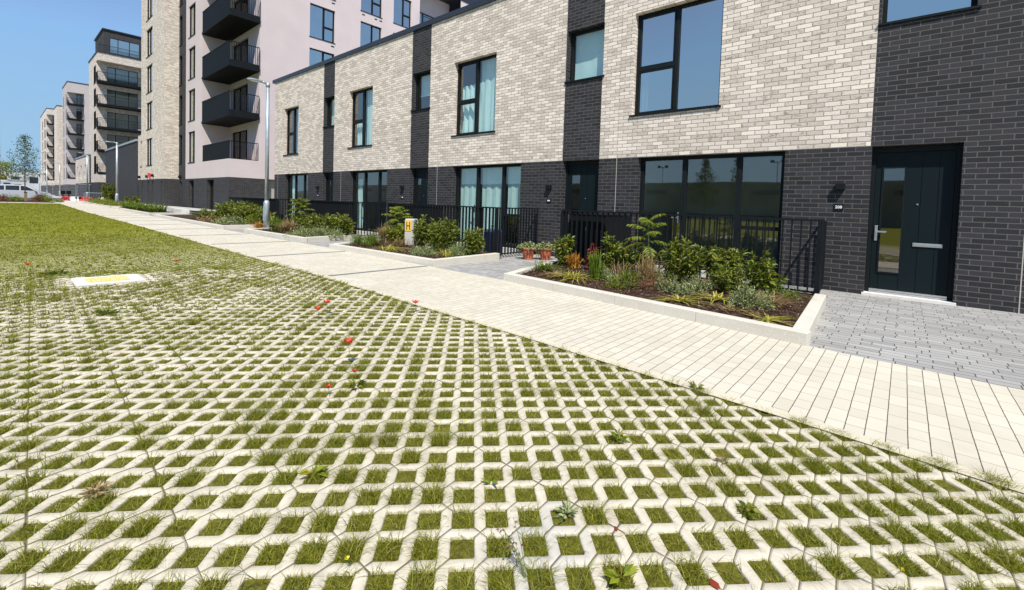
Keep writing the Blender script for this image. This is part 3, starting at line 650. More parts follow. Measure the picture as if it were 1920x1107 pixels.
    # mastic joint
    if k < 4:
        jm = MB(); xj = JX[k+1]; jm.box((xj-.006, -.0035, -.1), (xj+.006, .0, BAND)); jm.build('movement_joint', M['mastic'], H)
        jm = MB(); jm.box((xj-.004, -.0025, BAND), (xj+.004, .0, PAR)); jm.build('movement_joint', M['cream'] if k == 3 else M['mastic'], H)
    if k == 0:
        jm = MB(); jm.box((-.19, -.0035, -.1), (-.178, .0, BAND)); jm.build('movement_joint', M['mastic'], H)
    # curtains
    u = sp['u']; t = sp['t']; mm = sp['m']
    if k == 2:
        curtain(H, u[0]+.86, u[1]-.02, UB+.05, UT, .30, 3, amp=.015); curtain(H, u[0]+.04, u[0]+.86, UB+.05, UB+1.5, .33, 4, amp=.04)
        curtain(H, mm[0]+.02, mm[1], MBZ+.02, MBZ+1.2, .32, 1, amp=.01)
        curtain(H, t[0]+.05, t[0]+.86, .1, BAND, .30, 3, amp=.015); curtain(H, t[0]+.95, t[0]+1.85, .1, BAND, .31, 3, amp=.015); curtain(H, t[0]+1.95, t[1], .9, BAND, .30, 3, amp=.012)
    elif k == 1:
        curtain(H, u[0]+.8, u[1]-.02, UB+.05, UT, .30, 3, amp=.012); curtain(H, u[0]+.04, u[0]+.7, UB+.05, UB+1.0, .33, 4, amp=.03)
        curtain(H, mm[0]+.02, mm[1], MBZ+.5, MT, .32, 1, amp=.01); curtain(H, t[0]+.05, t[0]+.4, .1, BAND-.3, .34, 3)
    elif k == 0:
        curtain(H, u[0]+.75, u[1]-.02, UB+.05, UT, .30, 3, amp=.012); curtain(H, mm[0]+.02, mm[1], MBZ, MT, .32, 1, amp=.01); curtain(H, t[0]+.05, t[0]+.5, .1, BAND-.2, .34, 3)
    elif k == 3:
        curtain(H, u[0]+.03, u[0]+.22, UB+.03, UB+1.0, .30, 2, amp=.03)

# ------------------------------------------------------------------ railings, stores, beds
def seg_box(mb, p, q, wd, z0, z1, e=.008):
    p, q = Vector(p), Vector(q); d = (q-p).normalized(); nrm = Vector((-d.y, d.x))
    o = [p, q, q+nrm*wd, p+nrm*wd]; c = (p+q+nrm*wd)/1
    i_ = [p+d*e+nrm*e, q-d*e+nrm*e, q-d*e+nrm*(wd-e), p+d*e+nrm*(wd-e)]
    i = len(mb.v); mb.v += [(v.x, v.y, z0) for v in o]+[(v.x, v.y, z1-e) for v in o]+[(v.x, v.y, z1) for v in i_]
    for a in range(4):
        c2 = (a+1) % 4; mb.f.append([i+a, i+c2, i+4+c2, i+4+a]); mb.mi.append(0); mb.f.append([i+4+a, i+4+c2, i+8+c2, i+8+a]); mb.mi.append(0)
    mb.f.append([i+8, i+9, i+10, i+11]); mb.mi.append(0)
FX = [(.05, 3.85), (5.6, 9.75), (11.55, 15.72), (17.5, 21.72), ]
FL = ['black vertical-bar garden railing in front of the farthest house', 'black vertical-bar garden railing behind the bed with the street lamp', 'black vertical-bar garden railing behind the bed with the yellow H marker', 'black vertical-bar garden railing behind the nearest planted bed']
SL = ['dark slatted bin store behind the farthest railing', 'dark slatted bin store behind the railing of the second house', 'dark slatted bin store to the left behind the H marker bed', 'dark slatted bin store with two small handles beside the terracotta pots']
for k, (a, b_) in enumerate(FX):
    T = thing('garden_railing', FL[k], 'railing', ((a+b_)/2, -1.6, 0), 'garden railings of the terrace')
    r = MB(); r.box((a-.02, -1.63, 1.085), (b_+.025, -1.57, 1.115)); r.build('top_rail', M['metal'], T)
    r = MB(); r.box((a, -1.62, .10), (b_, -1.58, .125)); r.build('bottom_rail', M['metal'], T)
    n = int(round((b_-a)/.11)); r = MB()
    for i in range(n+1):
        x = a+(b_-a)*i/n; r.box((x-.006, -1.625, .125), (x+.006, -1.575, 1.085))
    for i in range(1, 4):
        x = a+(b_-a)*i/4+.03; r.box((x-.015, -1.62, -.02), (x+.015, -1.58, .10))
    r.build('bars', M['metal'], T)
    for x in ((a, b_) if k < 3 else (b_,)):
        r = MB(); xe = x-.11 if k == 3 else x
        seg_box(r, (x-.02, -1.57), (xe-.02, -.06), .035, 1.085, 1.113, .002); seg_box(r, (x-.02, -1.57), (xe-.02, -.06), .03, .04, .065, .002)
        for i in range(14):
            t_ = (i+.7)/14.2; y = -1.57+t_*1.5; xx = x+(xe-x)*t_; r.box((xx-.02, y-.006, .065), (xx+.018, y+.006, 1.085))
        r.build('return_panel', M['metal'], T)
    for x in (a, b_):
        r = MB(); r.box((x-.03, -1.632, -.05), (x+.03, -1.568, 1.084)); r.build('post', M['metal'], T)
    S = thing('bin_store', SL[k], 'bin store', (a+.48, -1.05, 0), 'slatted bin stores')
    r = MB(); xa, xb = a+.06, a+.84
    for i in range(9):
        x = xa+(xb-xa)*(i+.5)/9; r.box((x-.038, -1.47, .06), (x+.038, -1.455, 1.03))
    r.build('door', M['metal'], S)
    r = MB(); r.box((xa-.01, -1.45, .04), (xb+.01, -.35, 1.02)); r.build('body', M['metal'], S)
    r = MB(); r.box((xa-.02, -1.48, 1.032), (xb+.02, -.33, 1.05)); r.build('lid', M['metal'], S)
    for dx in (.30, .40):
        r = MB(); r.box((xa+dx, -1.485, .72), (xa+dx+.012, -1.471, .80)); r.build('handle', M['steel'], S)
T = thing('garden_railing', 'low solid black gate panel closing the gap beside the pink apartment block', 'gate', (-3.7, -.0, 0))
r = MB(); r.box((-6.9, -.02, .1), (-.62, .02, 1.06)); r.build('panel', M['metal'], T)
r = MB(); r.box((-6.95, -.04, 1.062), (-.6, .04, 1.1)); r.build('top_rail', M['metal'], T)

BEDS = [[(17.4, -1.72), (17.95, -3.80), (21.97, -4.22), (21.84, -1.70)], [(11.6, -1.72), (12.38, -3.78), (16.10, -3.68), (15.98, -1.75)],
        [(5.65, -1.72), (6.35, -3.62), (10.45, -3.55), (10.05, -1.72)], [(-6.9, -1.9), (-6.2, -3.62), (4.35, -3.72), (4.15, -1.72)],
        [(-21.2, -1.6), (-20.6, -3.4), (-8.2, -3.55), (-8.6, -1.7)], [(-40, -1.5), (-39.5, -3.0), (-22.6, -3.35), (-23, -1.5)]]
BL = ['pale granite kerb around the nearest planted bed', 'pale granite kerb around the bed with the yellow H marker', 'pale granite kerb around the bed with the nearest street lamp', 'pale granite kerb around the bed in front of the dark gate panel', 'pale kerb around the bed of long grass below the cream tower', 'pale kerb around the farthest bed beside the second street lamp']
for k, bd in enumerate(BEDS):
    T = thing('planter_kerb', BL[k], 'kerb', (*bd[1], 0), 'granite kerbs of the planted beds'); hk = .12
    for i in range(3):
        p, q = Vector(bd[i]), Vector(bd[i+1]); L = (q-p).length; ln = .9; n = max(1, round(L/ln)); d = (q-p)/n
        wd = .13; mb = MB()
        for j in range(n):
            a = p+d*j; c = p+d*(j+1); dd = d.normalized()*.0015
            if i == 0 and j == n-1: c = c
            if i == 1: a = a+(dd if j else d.normalized()*0); 
            if i != 1 and ((i == 0 and j == n-1)): c = c-d.normalized()*.132
            if i == 2 and j == 0: a = a+d.normalized()*.132
            if k > 2: dd *= 0
            seg_box(mb, a+dd, c-dd, wd, -.05, hk+(.0 if i == 1 else -.0015), .006)
        mb.build('kerbstones', M['granite'], T)
    mb = MB(); c = [Vector(v) for v in bd]; cen = sum(c, Vector((0, 0)))/4
    poly = [(v+(cen-v).normalized()*.09) for v in c]; poly[0] = Vector((c[0].x+.1, -1.5 if k < 4 else c[0].y)); poly[3] = Vector((c[3].x-.1, -1.5 if k < 4 else c[3].y))
    mb.face([(v.x, v.y, .075) for v in poly]); mb.build('soil', M['mulch'], kind='structure')
# drains across the path
for i in range(15):
    x = 16.0-2.93*i; T = MB(); a, c = near_y(x)+.13, far_y(x)-.02
    T.box((x-.035, a, .0), (x+.035, c, .0075), 0)
    nn = 60
    for j in range(nn): y = a+(c-a)*(j+.5)/nn; T.box((x-.026, y-.009, .0076), (x+.026, y+.009, .0105), 1)
    T.build('channel_drain', [M['black_ink'], M['galv']], base=(x, a, 0), label='narrow dark channel drain across the cream path, %s from the camera' % ['first', 'second', 'third', 'fourth', 'fifth', 'sixth', 'seventh', 'eighth', 'ninth', 'tenth', 'eleventh', 'twelfth', 'thirteenth', 'fourteenth', 'fifteenth'][i], cat='drain', group='channel drains across the path')

# ------------------------------------------------------------------ plants
def leaf_batch(Pb, D, L, Wd, droop=0.0):
    """diamond leaves with a fold; Pb base points, D unit directions"""
    n = len(Pb); up = rng.normal(0, 1, (n, 3)); S = np.cross(D, up); S /= np.linalg.norm(S, axis=1)[:, None]+1e-9
    Nn = np.cross(S, D); V = np.zeros((n, 5, 3)); L = L[:, None]; Wd = Wd[:, None]
    V[:, 0] = Pb; V[:, 1] = Pb+D*L*.45+S*Wd*.5+Nn*Wd*.18; V[:, 3] = Pb+D*L*.45-S*Wd*.5+Nn*Wd*.18
    V[:, 4] = Pb+D*L*.5; tip = Pb+D*L; tip[:, 2] -= (droop*L[:, 0]); V[:, 2] = tip
    q = np.arange(n)[:, None]*5
    return V.reshape(-1, 3), np.concatenate([q+np.array([[0, 1, 2, 4]]), q+np.array([[0, 4, 2, 3]])])
def unit(v): return v/(np.linalg.norm(v, axis=1)[:, None]+1e-9)
def finish_plant(name, label, cat, loc, group, leaves, lmat, stems=None, smat=None, lname='foliage'):
    T = thing(name, label, cat, loc, group); V = []; Fq = []; o = 0
    for v, f in leaves: V.append(v); Fq.append(f+o); o += len(v)
    np_mesh(lname, np.concatenate(V), [np.concatenate(Fq)], lmat, parent=T)
    if stems is not None and stems.v: stems.build('stem', smat, T)
    return T
def laurel(x, y, z, r, h, ns, label, group, mat='laurel', dens=1.0, lsz=.095):
    st = MB(); lv = []
    for i in range(ns):
        an = rng.uniform(0, 6.28); rr = r*math.sqrt(rng.random())*.85; hh = h*rng.uniform(.62, 1.0)*(1-.25*rr/r)
        bx_, by = x+rr*.35*math.cos(an), y+rr*.35*math.sin(an); tx, ty = x+rr*math.cos(an), y+rr*math.sin(an)
        st.tube([(bx_, by, z), ((bx_+tx)/2, (by+ty)/2, z+hh*.5), (tx, ty, z+hh*.97)], [.008, .006, .003], 4, cap=False)
        nl = int(100*hh/.8*dens)+14; t = rng.uniform(.12, 1., nl)**.75
        P0 = np.stack([bx_+(tx-bx_)*t, by+(ty-by)*t, z+hh*t], -1)+rng.normal(0, .02, (nl, 3))
        a = rng.uniform(0, 6.28, nl); el = rng.uniform(-.7, .45, nl); el = np.where(t > .93, rng.uniform(.2, 1.2, nl), el)
        D = np.stack([np.cos(a)*np.cos(el), np.sin(a)*np.cos(el), np.sin(el)], -1)
        lv.append(leaf_batch(P0, D, rng.uniform(.7, 1.25, nl)*lsz, rng.uniform(.8, 1.2, nl)*lsz*.30, .15))
    return finish_plant('laurel_shrub', label, 'shrub', (x, y, z), group, lv, M[mat], st, M['stem'])
def tuft(x, y, z, r, h, n, label, group, mat='sword', wd=.014, flat=.6, name='grass_tuft', cat='plant'):
    a = rng.uniform(0, 6.28, n); ln = rng.uniform(.05, flat, n)*2; hh = rng.uniform(.55, 1., n)*h; V = np.zeros((n, 7, 3))
    bx_ = x+rng.normal(0, r*.18, n); by = y+rng.normal(0, r*.18, n); d = np.stack([np.cos(a), np.sin(a)], -1); s = np.stack([-d[:, 1], d[:, 0]], -1)
    for k, (t, w_) in enumerate(((0, 1.), (.45, 1.), (.8, .75))):
        out = r*ln*t**1.6; up = hh*(t-(.42*ln*t**2.4))
        c = np.stack([bx_+d[:, 0]*out, by+d[:, 1]*out, z+np.maximum(up, .015)], -1)
        V[:, 2*k] = c; V[:, 2*k+1] = c; V[:, 2*k, :2] -= s*wd*w_*.5; V[:, 2*k+1, :2] += s*wd*w_*.5
    out = r*ln; V[:, 6] = np.stack([bx_+d[:, 0]*out, by+d[:, 1]*out, z+np.maximum(hh*(1-.55*ln), .01)], -1)
    q = np.arange(n)[:, None]*7; F4 = np.concatenate([q+np.array([[0, 1, 3, 2]]), q+np.array([[2, 3, 5, 4]])]); F3 = q+np.array([[4, 5, 6]])
    return np_mesh(name, V.reshape(-1, 3), [F4, F3], M[mat], base=(x, y, z), label=label, cat=cat, group=group)
def mound(x, y, z, r, h, n, label, group, mat='silver', lsz=.03, name='low_shrub'):
    nl = 9; la = rng.uniform(0, 6.28, nl); lr = r*rng.uniform(.1, .85, nl); lx, ly = x+lr*np.cos(la), y+lr*np.sin(la)*.8; lh = h*rng.uniform(.45, 1.15, nl); lw = r*rng.uniform(.28, .5, nl)
    k = rng.integers(0, nl, n); u = unit(rng.normal(0, 1, (n, 3))); u[:, 2] = np.abs(u[:, 2]); rad = rng.uniform(.2, 1., n)**.55
    P0 = np.stack([lx[k]+u[:, 0]*lw[k]*rad, ly[k]+u[:, 1]*lw[k]*rad, z+u[:, 2]*lh[k]*rad*rng.uniform(.7, 1.15, n)], -1)
    D = unit(u*.7+rng.normal(0, .6, (n, 3)))
    v, f = leaf_batch(P0, D, rng.uniform(.5, 1.8, n)*lsz, rng.uniform(.25, .5, n)*lsz)
    st = MB()
    for i in range(16):
        a = rng.uniform(0, 6.28); q = rng.uniform(.3, 1.0); st.tube([(x, y, z), (x+math.cos(a)*r*q, y+math.sin(a)*r*q, z+h*rng.uniform(.4, 1.05))], .003, 3, cap=False)
    return finish_plant(name, label, 'plant', (x, y, z), group, [(v, f)], M[mat], st, M['stem'])
def sumac(x, y, z, h, nf, label, group, fl=.42, mat='sumac'):
    st = MB(); lv = []; top = Vector((x, y, z+h*.78)); st.tube([(x, y, z), (x+.02, y, z+h*.4), tuple(top)], [.018, .014, .009], 6)
    for i in range(nf):
        an = 2.4*i+rng.uniform(-.3, .3); t = i/nf; el = 1.25-1.35*t; z0 = z+h*(.80-.42*t); L = fl*rng.uniform(.8, 1.1)*(.75+.35*t)
        d = Vector((math.cos(an), math.sin(an), 0)); p0 = Vector((x, y, z0)); pts = []
        for s in range(9):
            u = s/8; pts.append(p0+d*(L*u*math.cos(el*(1-.5*u)))+Vector((0, 0, L*(math.sin(el)*u-.45*u*u))))
        st.tube([tuple(p) for p in pts[::2]], [.005, .004, .003, .002, .001], 4, cap=False)
        Pb, Dd, Ls = [], [], []
        nl = 21; sd_ = Vector((-d.y, d.x, 0))
        for j in range(nl):
            u = .12+.88*j/nl; k = min(7, int(u*8)); p = pts[k].lerp(pts[k+1], u*8-k); tg = (pts[k+1]-pts[k]).normalized()
            for sg in (-1, 1):
                dd = (sd_*sg*1.0+tg*.45+Vector((0, 0, -.28))).normalized(); Pb.append(p); Dd.append(dd); Ls.append(.125*(1-.55*abs(u-.45)*1.6)*(fl/.42))
        Ls = np.array(Ls)*rng.uniform(.9, 1.1, len(Ls)); lv.append(leaf_batch(np.array(Pb), unit(np.array(Dd)+rng.normal(0, .07, (len(Dd), 3))), Ls, Ls*.19, .25))
    return finish_plant('sumac_shrub', label, 'shrub', (x, y, z), group, lv, M[mat], st, M['gstem'], lname='fronds')
G1, G2, G3, G4, G5 = ('plants of the nearest bed', 'plants of the bed with the H marker', 'plants of the bed with the street lamp', 'plants of the bed before the gate panel', 'plants of the beds below the towers')
Z = .075
# positions measured in the photograph, carried onto the bed
def ray(px, py): u = (px-957.27)/845.79; v = (py-416.16)/845.79; return F+RR*u-UU*v
def bp(px, py, z=.075):
    d = ray(px, py); t = (z-CAM.z)/d.z; q = CAM+d*t; return q.x, q.y
def lp(px, ytop, Y):
    d = ray(px, ytop); t = (Y-CAM.y)/d.y; q = CAM+d*t; return q.x, Y, Z, q.z-Z
def lau(px, ytop, Y, r, ns, label, group, **k):
    x, y, z, h = lp(px, ytop, Y); return laurel(x, y, z, r, h, ns, label, group, **k)
def tf(px, py, ytop, r, n, label, group, *a, **k):
    x, y = bp(px, py); h = lp(px, ytop, y)[3]*1.2; return tuft(x, y, Z, r, h, n, label, group, *a, **k)
def mo(px, py, r, h, n, label, group, *a, **k):
    x, y = bp(px, py); return mound(x, y, Z, r, h, n, label, group, *a, **k)
# nearest bed
lau(1060, 436, -2.0, .22, 14, 'compact laurel bush at the left corner of the nearest bed', G1, dens=1.1)
lau(1143, 430, -1.95, .17, 6, 'slim upright laurel just right of the bin store handles', G1)
lau(1178, 447, -2.0, .2, 7, 'leggy laurel left of the tall yellow-green sumac', G1)
lau(1205, 452, -2.0, .2, 7, 'leggy laurel directly below the tall yellow-green sumac', G1)
x, y, z, h = lp(1217, 392, -2.0); sumac(x, y, z, h, 12, 'tall yellow-green sumac with fern-like fronds in the nearest bed', G1, .42)
lau(1262, 438, -2.0, .21, 9, 'laurel bush just right of the nearest tall sumac', G1)
lau(1302, 438, -1.95, .22, 10, 'laurel bush with drooping leaves in the middle of the nearest bed', G1)
lau(1345, 458, -2.05, .26, 16, 'densest dark laurel bush in the nearest bed', G1, dens=1.1, lsz=.085)
lau(1382, 450, -2.0, .2, 9, 'laurel bush with a reddish top shoot in the nearest bed', G1)
lau(1420, 463, -2.05, .22, 10, 'laurel bush second from the right end of the nearest bed', G1)
lau(1448, 492, -2.15, .16, 7, 'short laurel nearest to the right end of the railing', G1)
lau(1372, 492, -2.4, .30, 22, 'low dark green bush in front of the densest laurel', G1, dens=1.2, lsz=.06)
lau(1108, 443, -2.1, .13, 7, 'red-leaved twiggy shrub in the nearest bed', G1, mat='red', dens=.6, lsz=.055)
tf(1076, 504, 470, .24, 100, 'fiery orange grass tuft at the left of the nearest bed', G1, 'orange', .016, .5)
tf(1116, 524, 470, .22, 90, 'upright bright green iris clump in the nearest bed', G1, 'sword', .02, .30, name='iris_clump')
tf(1022, 508, 486, .34, 110, 'pale sprawling grass by the left kerb corner of the nearest bed', G1, 'sword', .012, .9)
tf(1074, 524, 505, .30, 70, 'yellow-green flopped leaves beside the iris clump', G1, 'yellow', .016, 1.0)
mo(1140, 524, .28, .20, 1500, 'low grey-green ground cover right of the iris clump', G1)
mo(1168, 540, .26, .15, 1100, 'low dark green ground cover along the middle of the kerb', G1, 'laurel', .03)
tf(1180, 536, 500, .26, 150, 'mixed green and brown grass in the middle of the nearest bed', G1, 'sword', .008, .6)
tf(1215, 527, 470, .36, 190, 'dry brown grass below the tall sumac', G1, 'straw', .006, .6)
mo(1225, 540, .34, .22, 1500, 'rust coloured dry ground cover below the laurels', G1, 'rust', .028)
mo(1262, 548, .27, .22, 1800, 'silver-green low shrub in the middle of the nearest bed', G1)
mo(1306, 545, .22, .22, 1400, 'silver-green low shrub right of the pale yellow iris', G1)
tf(1276, 522, 487, .2, 80, 'pale yellow upright iris clump in the middle of the nearest bed', G1, 'yellow', .016, .35, name='iris_clump')
tf(1278, 567, 552, .22, 36, 'withered yellow iris leaves lying near the kerb, leftmost of three', G1, 'yellow', .018, 1.2, name='iris_clump')
tf(1348, 565, 545, .24, 40, 'withered yellow iris leaves left of the silver bush, middle of three', G1, 'yellow', .018, 1.2, name='iris_clump')
mo(1396, 575, .26, .27, 2400, 'bushy silver-green shrub at the right of the nearest bed', G1)
tf(1440, 575, 540, .30, 200, 'dry reddish-brown grass near the right kerb', G1, 'straw', .006, .8)
tf(1432, 601, 592, .2, 28, 'withered yellow iris leaves against the front kerb, rightmost of three', G1, 'yellow', .018, 1.3, name='iris_clump')
tf(1475, 560, 535, .26, 70, 'thin green grass at the foot of the right railing end', G1, 'sword', .008, .8)
# H-marker bed
tf(672, 458, 435, .34, 130, 'green and dry grass at the left tip of the H marker bed', G2, 'sword', .012, .7)
tf(698, 460, 432, .34, 130, 'green clump beside the dry grass left of the H marker', G2, 'sword', .014, .6)
tf(724, 456, 415, .40, 320, 'tall dry brown grass left of the H marker', G2, 'straw', .009, .5)
x, y, z, h = lp(747, 382, -2.0); sumac(x, y, z, h, 18, 'yellow-green sumac left behind the H marker', G2, .46)
lau(752, 418, -2.0, .42, 20, 'leafy green bush at the foot of the sumac left of the H marker', G2, dens=1.0, mat='sumac')
lau(796, 402, -1.9, .30, 18, 'round dark laurel bush behind the H marker', G2)
tf(730, 470, 458, .3, 70, 'withered yellow leaves left of the H marker foot', G2, 'yellow', .018, 1.1, name='iris_clump')
lau(836, 405, -2.1, .42, 28, 'large round laurel bush right of the H marker', G2)
lau(888, 420, -2.3, .24, 16, 'laurel bush at the right end of the H marker bed', G2)
tf(818, 470, 440, .28, 110, 'green grass clump right of the H marker', G2, 'sword', .012, .5)
mo(797, 478, .34, .26, 2000, 'silver-green low shrub touching the H marker', G2)
mo(855, 480, .36, .26, 2000, 'silver-green low shrub at the right of the H marker bed', G2)
tf(866, 478, 448, .42, 120, 'pale arching grass by the right corner of the H marker bed', G2, 'sword', .012, .8)
# bed with the lamp
lau(487, 412, -2.3, .3, 12, 'small shrub left of the nearest street lamp', G3)
tf(486, 428, 412, .35, 70, 'orange-brown grass left of the nearest street lamp', G3, 'orange', .02, .6)
tf(519, 433, 402, .5, 200, 'green grass clump just right of the nearest street lamp', G3, 'sword', .018, .6)
tf(540, 436, 408, .46, 220, 'dry straw grass second from the nearest street lamp', G3, 'straw', .014, .6)
x, y, z, h = lp(563, 366, -2.1); sumac(x, y, z, h, 20, 'green sumac in the bed with the street lamp', G3, .5, mat='laurel')
lau(566, 398, -2.1, .4, 20, 'leafy bush at the foot of the sumac in the lamp bed', G3)
lau(592, 397, -2.1, .46, 24, 'laurel bush between the sumac and the railing corner in the lamp bed', G3)
lau(622, 395, -2.1, .50, 28, 'wide laurel bush in the lamp bed', G3)
lau(646, 396, -2.1, .34, 22, 'laurel bush at the right end of the lamp bed', G3)
mo(567, 444, .5, .34, 2000, 'silver-green low shrub at the front of the lamp bed', G3, lsz=.045)
mo(612, 444, .5, .32, 1800, 'pale green low shrub at the right front of the lamp bed', G3, lsz=.045)
tf(618, 441, 416, .5, 110, 'arching pale grass in the right half of the lamp bed', G3, 'silver', .018, .8)
# bed before the gate panel
lau(408, 388, -2.5, .8, 26, 'round green bush at the left end of the gate panel bed', G4, lsz=.13)
lau(443, 373, -2.3, .9, 40, 'tallest laurel bush in the gate panel bed', G4, lsz=.13)
lau(470, 381, -2.3, .8, 36, 'laurel bush in the middle of the gate panel bed', G4, lsz=.13)
lau(494, 388, -2.3, .5, 22, 'laurel bush beside the street lamp in the gate panel bed', G4, lsz=.12)
mo(424, 417, 1.0, .34, 1800, 'rusty orange ground cover in the gate panel bed', G4, 'straw', .07)
mo(449, 421, .9, .38, 1800, 'silver-green ground cover in the gate panel bed', G4, lsz=.07)
mo(474, 422, .6, .36, 1100, 'yellow-green ground cover beside the street lamp', G4, 'sumac', .07)
tf(392, 410, 393, 1.0, 240, 'long green grass clump at the left tip of the gate panel bed', G4, 'sword', .035, .6)
for i in range(9):
    tuft(-19.6+i*1.25, -2.7+.25*math.sin(i*2.1), Z, .75, .62+.08*math.cos(i), 110, 'arching grass clump in the row below the cream tower, %s from the left' % ['first', 'second', 'third', 'fourth', 'fifth', 'sixth', 'seventh', 'eighth', 'ninth'][i], G5, 'sword', .035, .6)
laurel(-22.2, -1.9, Z, .7, 1.0, 12, 'round shrub at the corner of the dark annex', G5, lsz=.15)
for i in range(7):
    mound(-38+i*2.3, -2.5, Z, 1.0, .5, 420, 'low green ground cover in the farthest bed, %s from the left' % ['first', 'second', 'third', 'fourth', 'fifth', 'sixth', 'seventh'][i], G5, 'sumac', .11)
laurel(-40.5, -1.0, 0, .8, 2.2, 16, 'tall dark bush in front of the dark annex end', G5, lsz=.18)

def litter(k, n, label):
    bd = BEDS[k]; u, v = rng.random(n), rng.random(n)**.8
    p0, p1, p2, p3 = [np.array(q) for q in bd]; A_ = p1+(p2-p1)*u[:, None]; B_ = p0+(p3-p0)*u[:, None]; Q = A_*(v[:, None])+B_*(1-v[:, None])
    cen = np.mean([p0, p1, p2, p3], 0); Q = cen+(Q-cen)*.93
    D = unit(np.stack([rng.normal(0, 1, n), rng.normal(0, 1, n), rng.normal(.05, .25, n)], -1)); P3 = np.stack([Q[:, 0], Q[:, 1], rng.uniform(.078, .092, n)], -1)
    vv, f = leaf_batch(P3, D, rng.uniform(.015, .055, n), rng.uniform(.006, .016, n)); np_mesh('bark_litter', vv, [f], M['litter'], kind='stuff', label=label, cat='litter')
M['litter'] = leaf_mat('bark_chip', [(0, (.02, .012, .008)), (.5, (.07, .038, .026)), (.85, (.16, .09, .06)), (1, (.36, .28, .18))], .0, .8, .15)
litter(0, 9000, 'brown bark chips scattered over the nearest planted bed'); litter(1, 6000, 'brown bark chips scattered over the H marker bed'); litter(2, 4000, 'brown bark chips scattered over the bed with the street lamp')
for (px, py, yt, rr, nn_, mt, wd, gg, lb) in [(1240, 532, 495, .3, 60, 'sword', .007, G1, 'thin green grass stalks between sumac and middle laurels'), (1330, 545, 515, .3, 70, 'straw', .006, G1, 'thin dry stalks in front of the middle laurels'), (1160, 520, 480, .3, 60, 'straw', .006, G1, 'thin dry stalks behind the iris clump'), (1045, 520, 505, .3, 60, 'straw', .010, G1, 'straw coloured flopped leaves near the left kerb'),
        (1410, 550, 520, .25, 50, 'sword', .007, G1, 'thin green stalks right of the big silver shrub'), (1370, 585, 572, .25, 40, 'straw', .008, G1, 'dry stalks at the foot of the silver shrub'), (755, 462, 440, .4, 90, 'straw', .009, G2, 'dry stalks between the sumac and the H marker'), (690, 462, 445, .3, 70, 'sword', .01, G2, 'bright green blades at the front left of the H marker bed'),
        (840, 482, 462, .3, 70, 'yellow', .01, G2, 'yellow-green blades in front of the large round laurel'), (585, 442, 425, .4, 90, 'sword', .014, G3, 'green blades between the two low shrubs of the lamp bed')]:
    tf(px, py, yt, rr, nn_, lb, gg, mt, wd, .8)

# ------------------------------------------------------------------ marker post, pots, cover, lamps
T = thing('marker_post', 'pale concrete hydrant marker post with a yellow H plate in the planted bed', 'marker post', (13.12, -1.98, 0))
hx, hy = 13.12, -1.98
r = MB(); r.box((hx-.13, hy-.10, -.02), (hx+.13, hy+.10, .74), bev=.02); r.build('post', M['concrete_post'], T)
r = MB(); r.box((hx-.11, hy-.110, .43), (hx+.05, hy-.1015, .70)); pl = r.build('plate', M['sign_yellow'], T)
r = MB(); r.box((hx-.082, hy-.1135, .465), (hx-.060, hy-.1105, .665)); r.box((hx+.0, hy-.1135, .465), (hx+.022, hy-.1105, .665)); r.box((hx-.06, hy-.1135, .552), (hx+.0, hy-.1105, .576))
r.build('letter', M['black_ink'], pl); T.rotation_euler = (0, 0, R_(24))
def pot(x, y, sc, label):
    T = thing('plant_pot', label, 'plant pot', (x, y, -.04), 'terracotta pots of trailing plants'); r = MB()
    prof = [(.105, 0), (.135, .20), (.142, .235), (.16, .236), (.16, .285), (.145, .285), (.135, .25)]
    r.tube([(x, y, -.04+z_*sc) for _, z_ in prof], [q*sc for q, _ in prof], 20, cap=False)
    # lathe properly (tube rings share the axis)
    r.build('pot', M['terracotta'], T, smooth=False)
    r = MB(); r.tube([(x, y, .19*sc), (x, y, .2*sc)], [.136*sc, .137*sc], 16); r.build('compost', M['compost'], T)
    n = 260; a = rng.uniform(0, 6.28, n); q = rng.uniform(0, 1, n)**.6
    Pb = np.stack([x+np.cos(a)*q*.24*sc, y+np.sin(a)*q*.24*sc, .24*sc+(.10-.13*q**2)*rng.uniform(.3, 1.2, n)], -1)
    D = unit(np.stack([np.cos(a), np.sin(a), rng.normal(.1, .4, n)], -1)+rng.normal(0, .3, (n, 3)))
    v, f = leaf_batch(Pb, D, rng.uniform(.04, .075, n), rng.uniform(.03, .05, n), .2)
    np_mesh('foliage', v, [f], M['silver'], parent=T)
    n = 26; t = rng.uniform(0, 1, n); Pb = np.stack([x-.10+rng.normal(0, .015, n), y-.14+rng.normal(0, .01, n), .24-.2*t], -1); D = unit(rng.normal(0, 1, (n, 3))+np.array([0, -1., -.2]))
    v, f = leaf_batch(Pb, D, rng.uniform(.03, .05, n), rng.uniform(.025, .035, n)); np_mesh('trailing_stem', v, [f], M['yellow'], parent=T)
pot(16.22, -1.06, 1.0, 'left terracotta pot with trailing variegated leaves beside the railing')
pot(16.50, -.78, 1.0, 'right terracotta pot with variegated leaves beside the railing')
# suitcase-like striped bag behind railing
T = thing('suitcase', 'dark blue ribbed suitcase standing behind the railing near the pots', 'suitcase', (15.2, -1.1, 0)); r = MB()
r.box((15.0, -1.28, -.02), (15.42, -1.02, .58)); r.build('shell', plain('navy_cloth', (.05, .06, .11), .6), T, bevel=.03)
r = MB()
for i in range(6): r.box((15.03+i*.065, -1.287, .03), (15.055+i*.065, -1.2805, .54))
r.build('ribs', plain('blue_rib', (.22, .25, .38), .5), T)
r = MB(); r.tube([(15.13, -1.15, .58), (15.13, -1.15, .66), (15.29, -1.15, .66), (15.29, -1.15, .58)], .01, 6); r.build('handle', M['metal'], T)
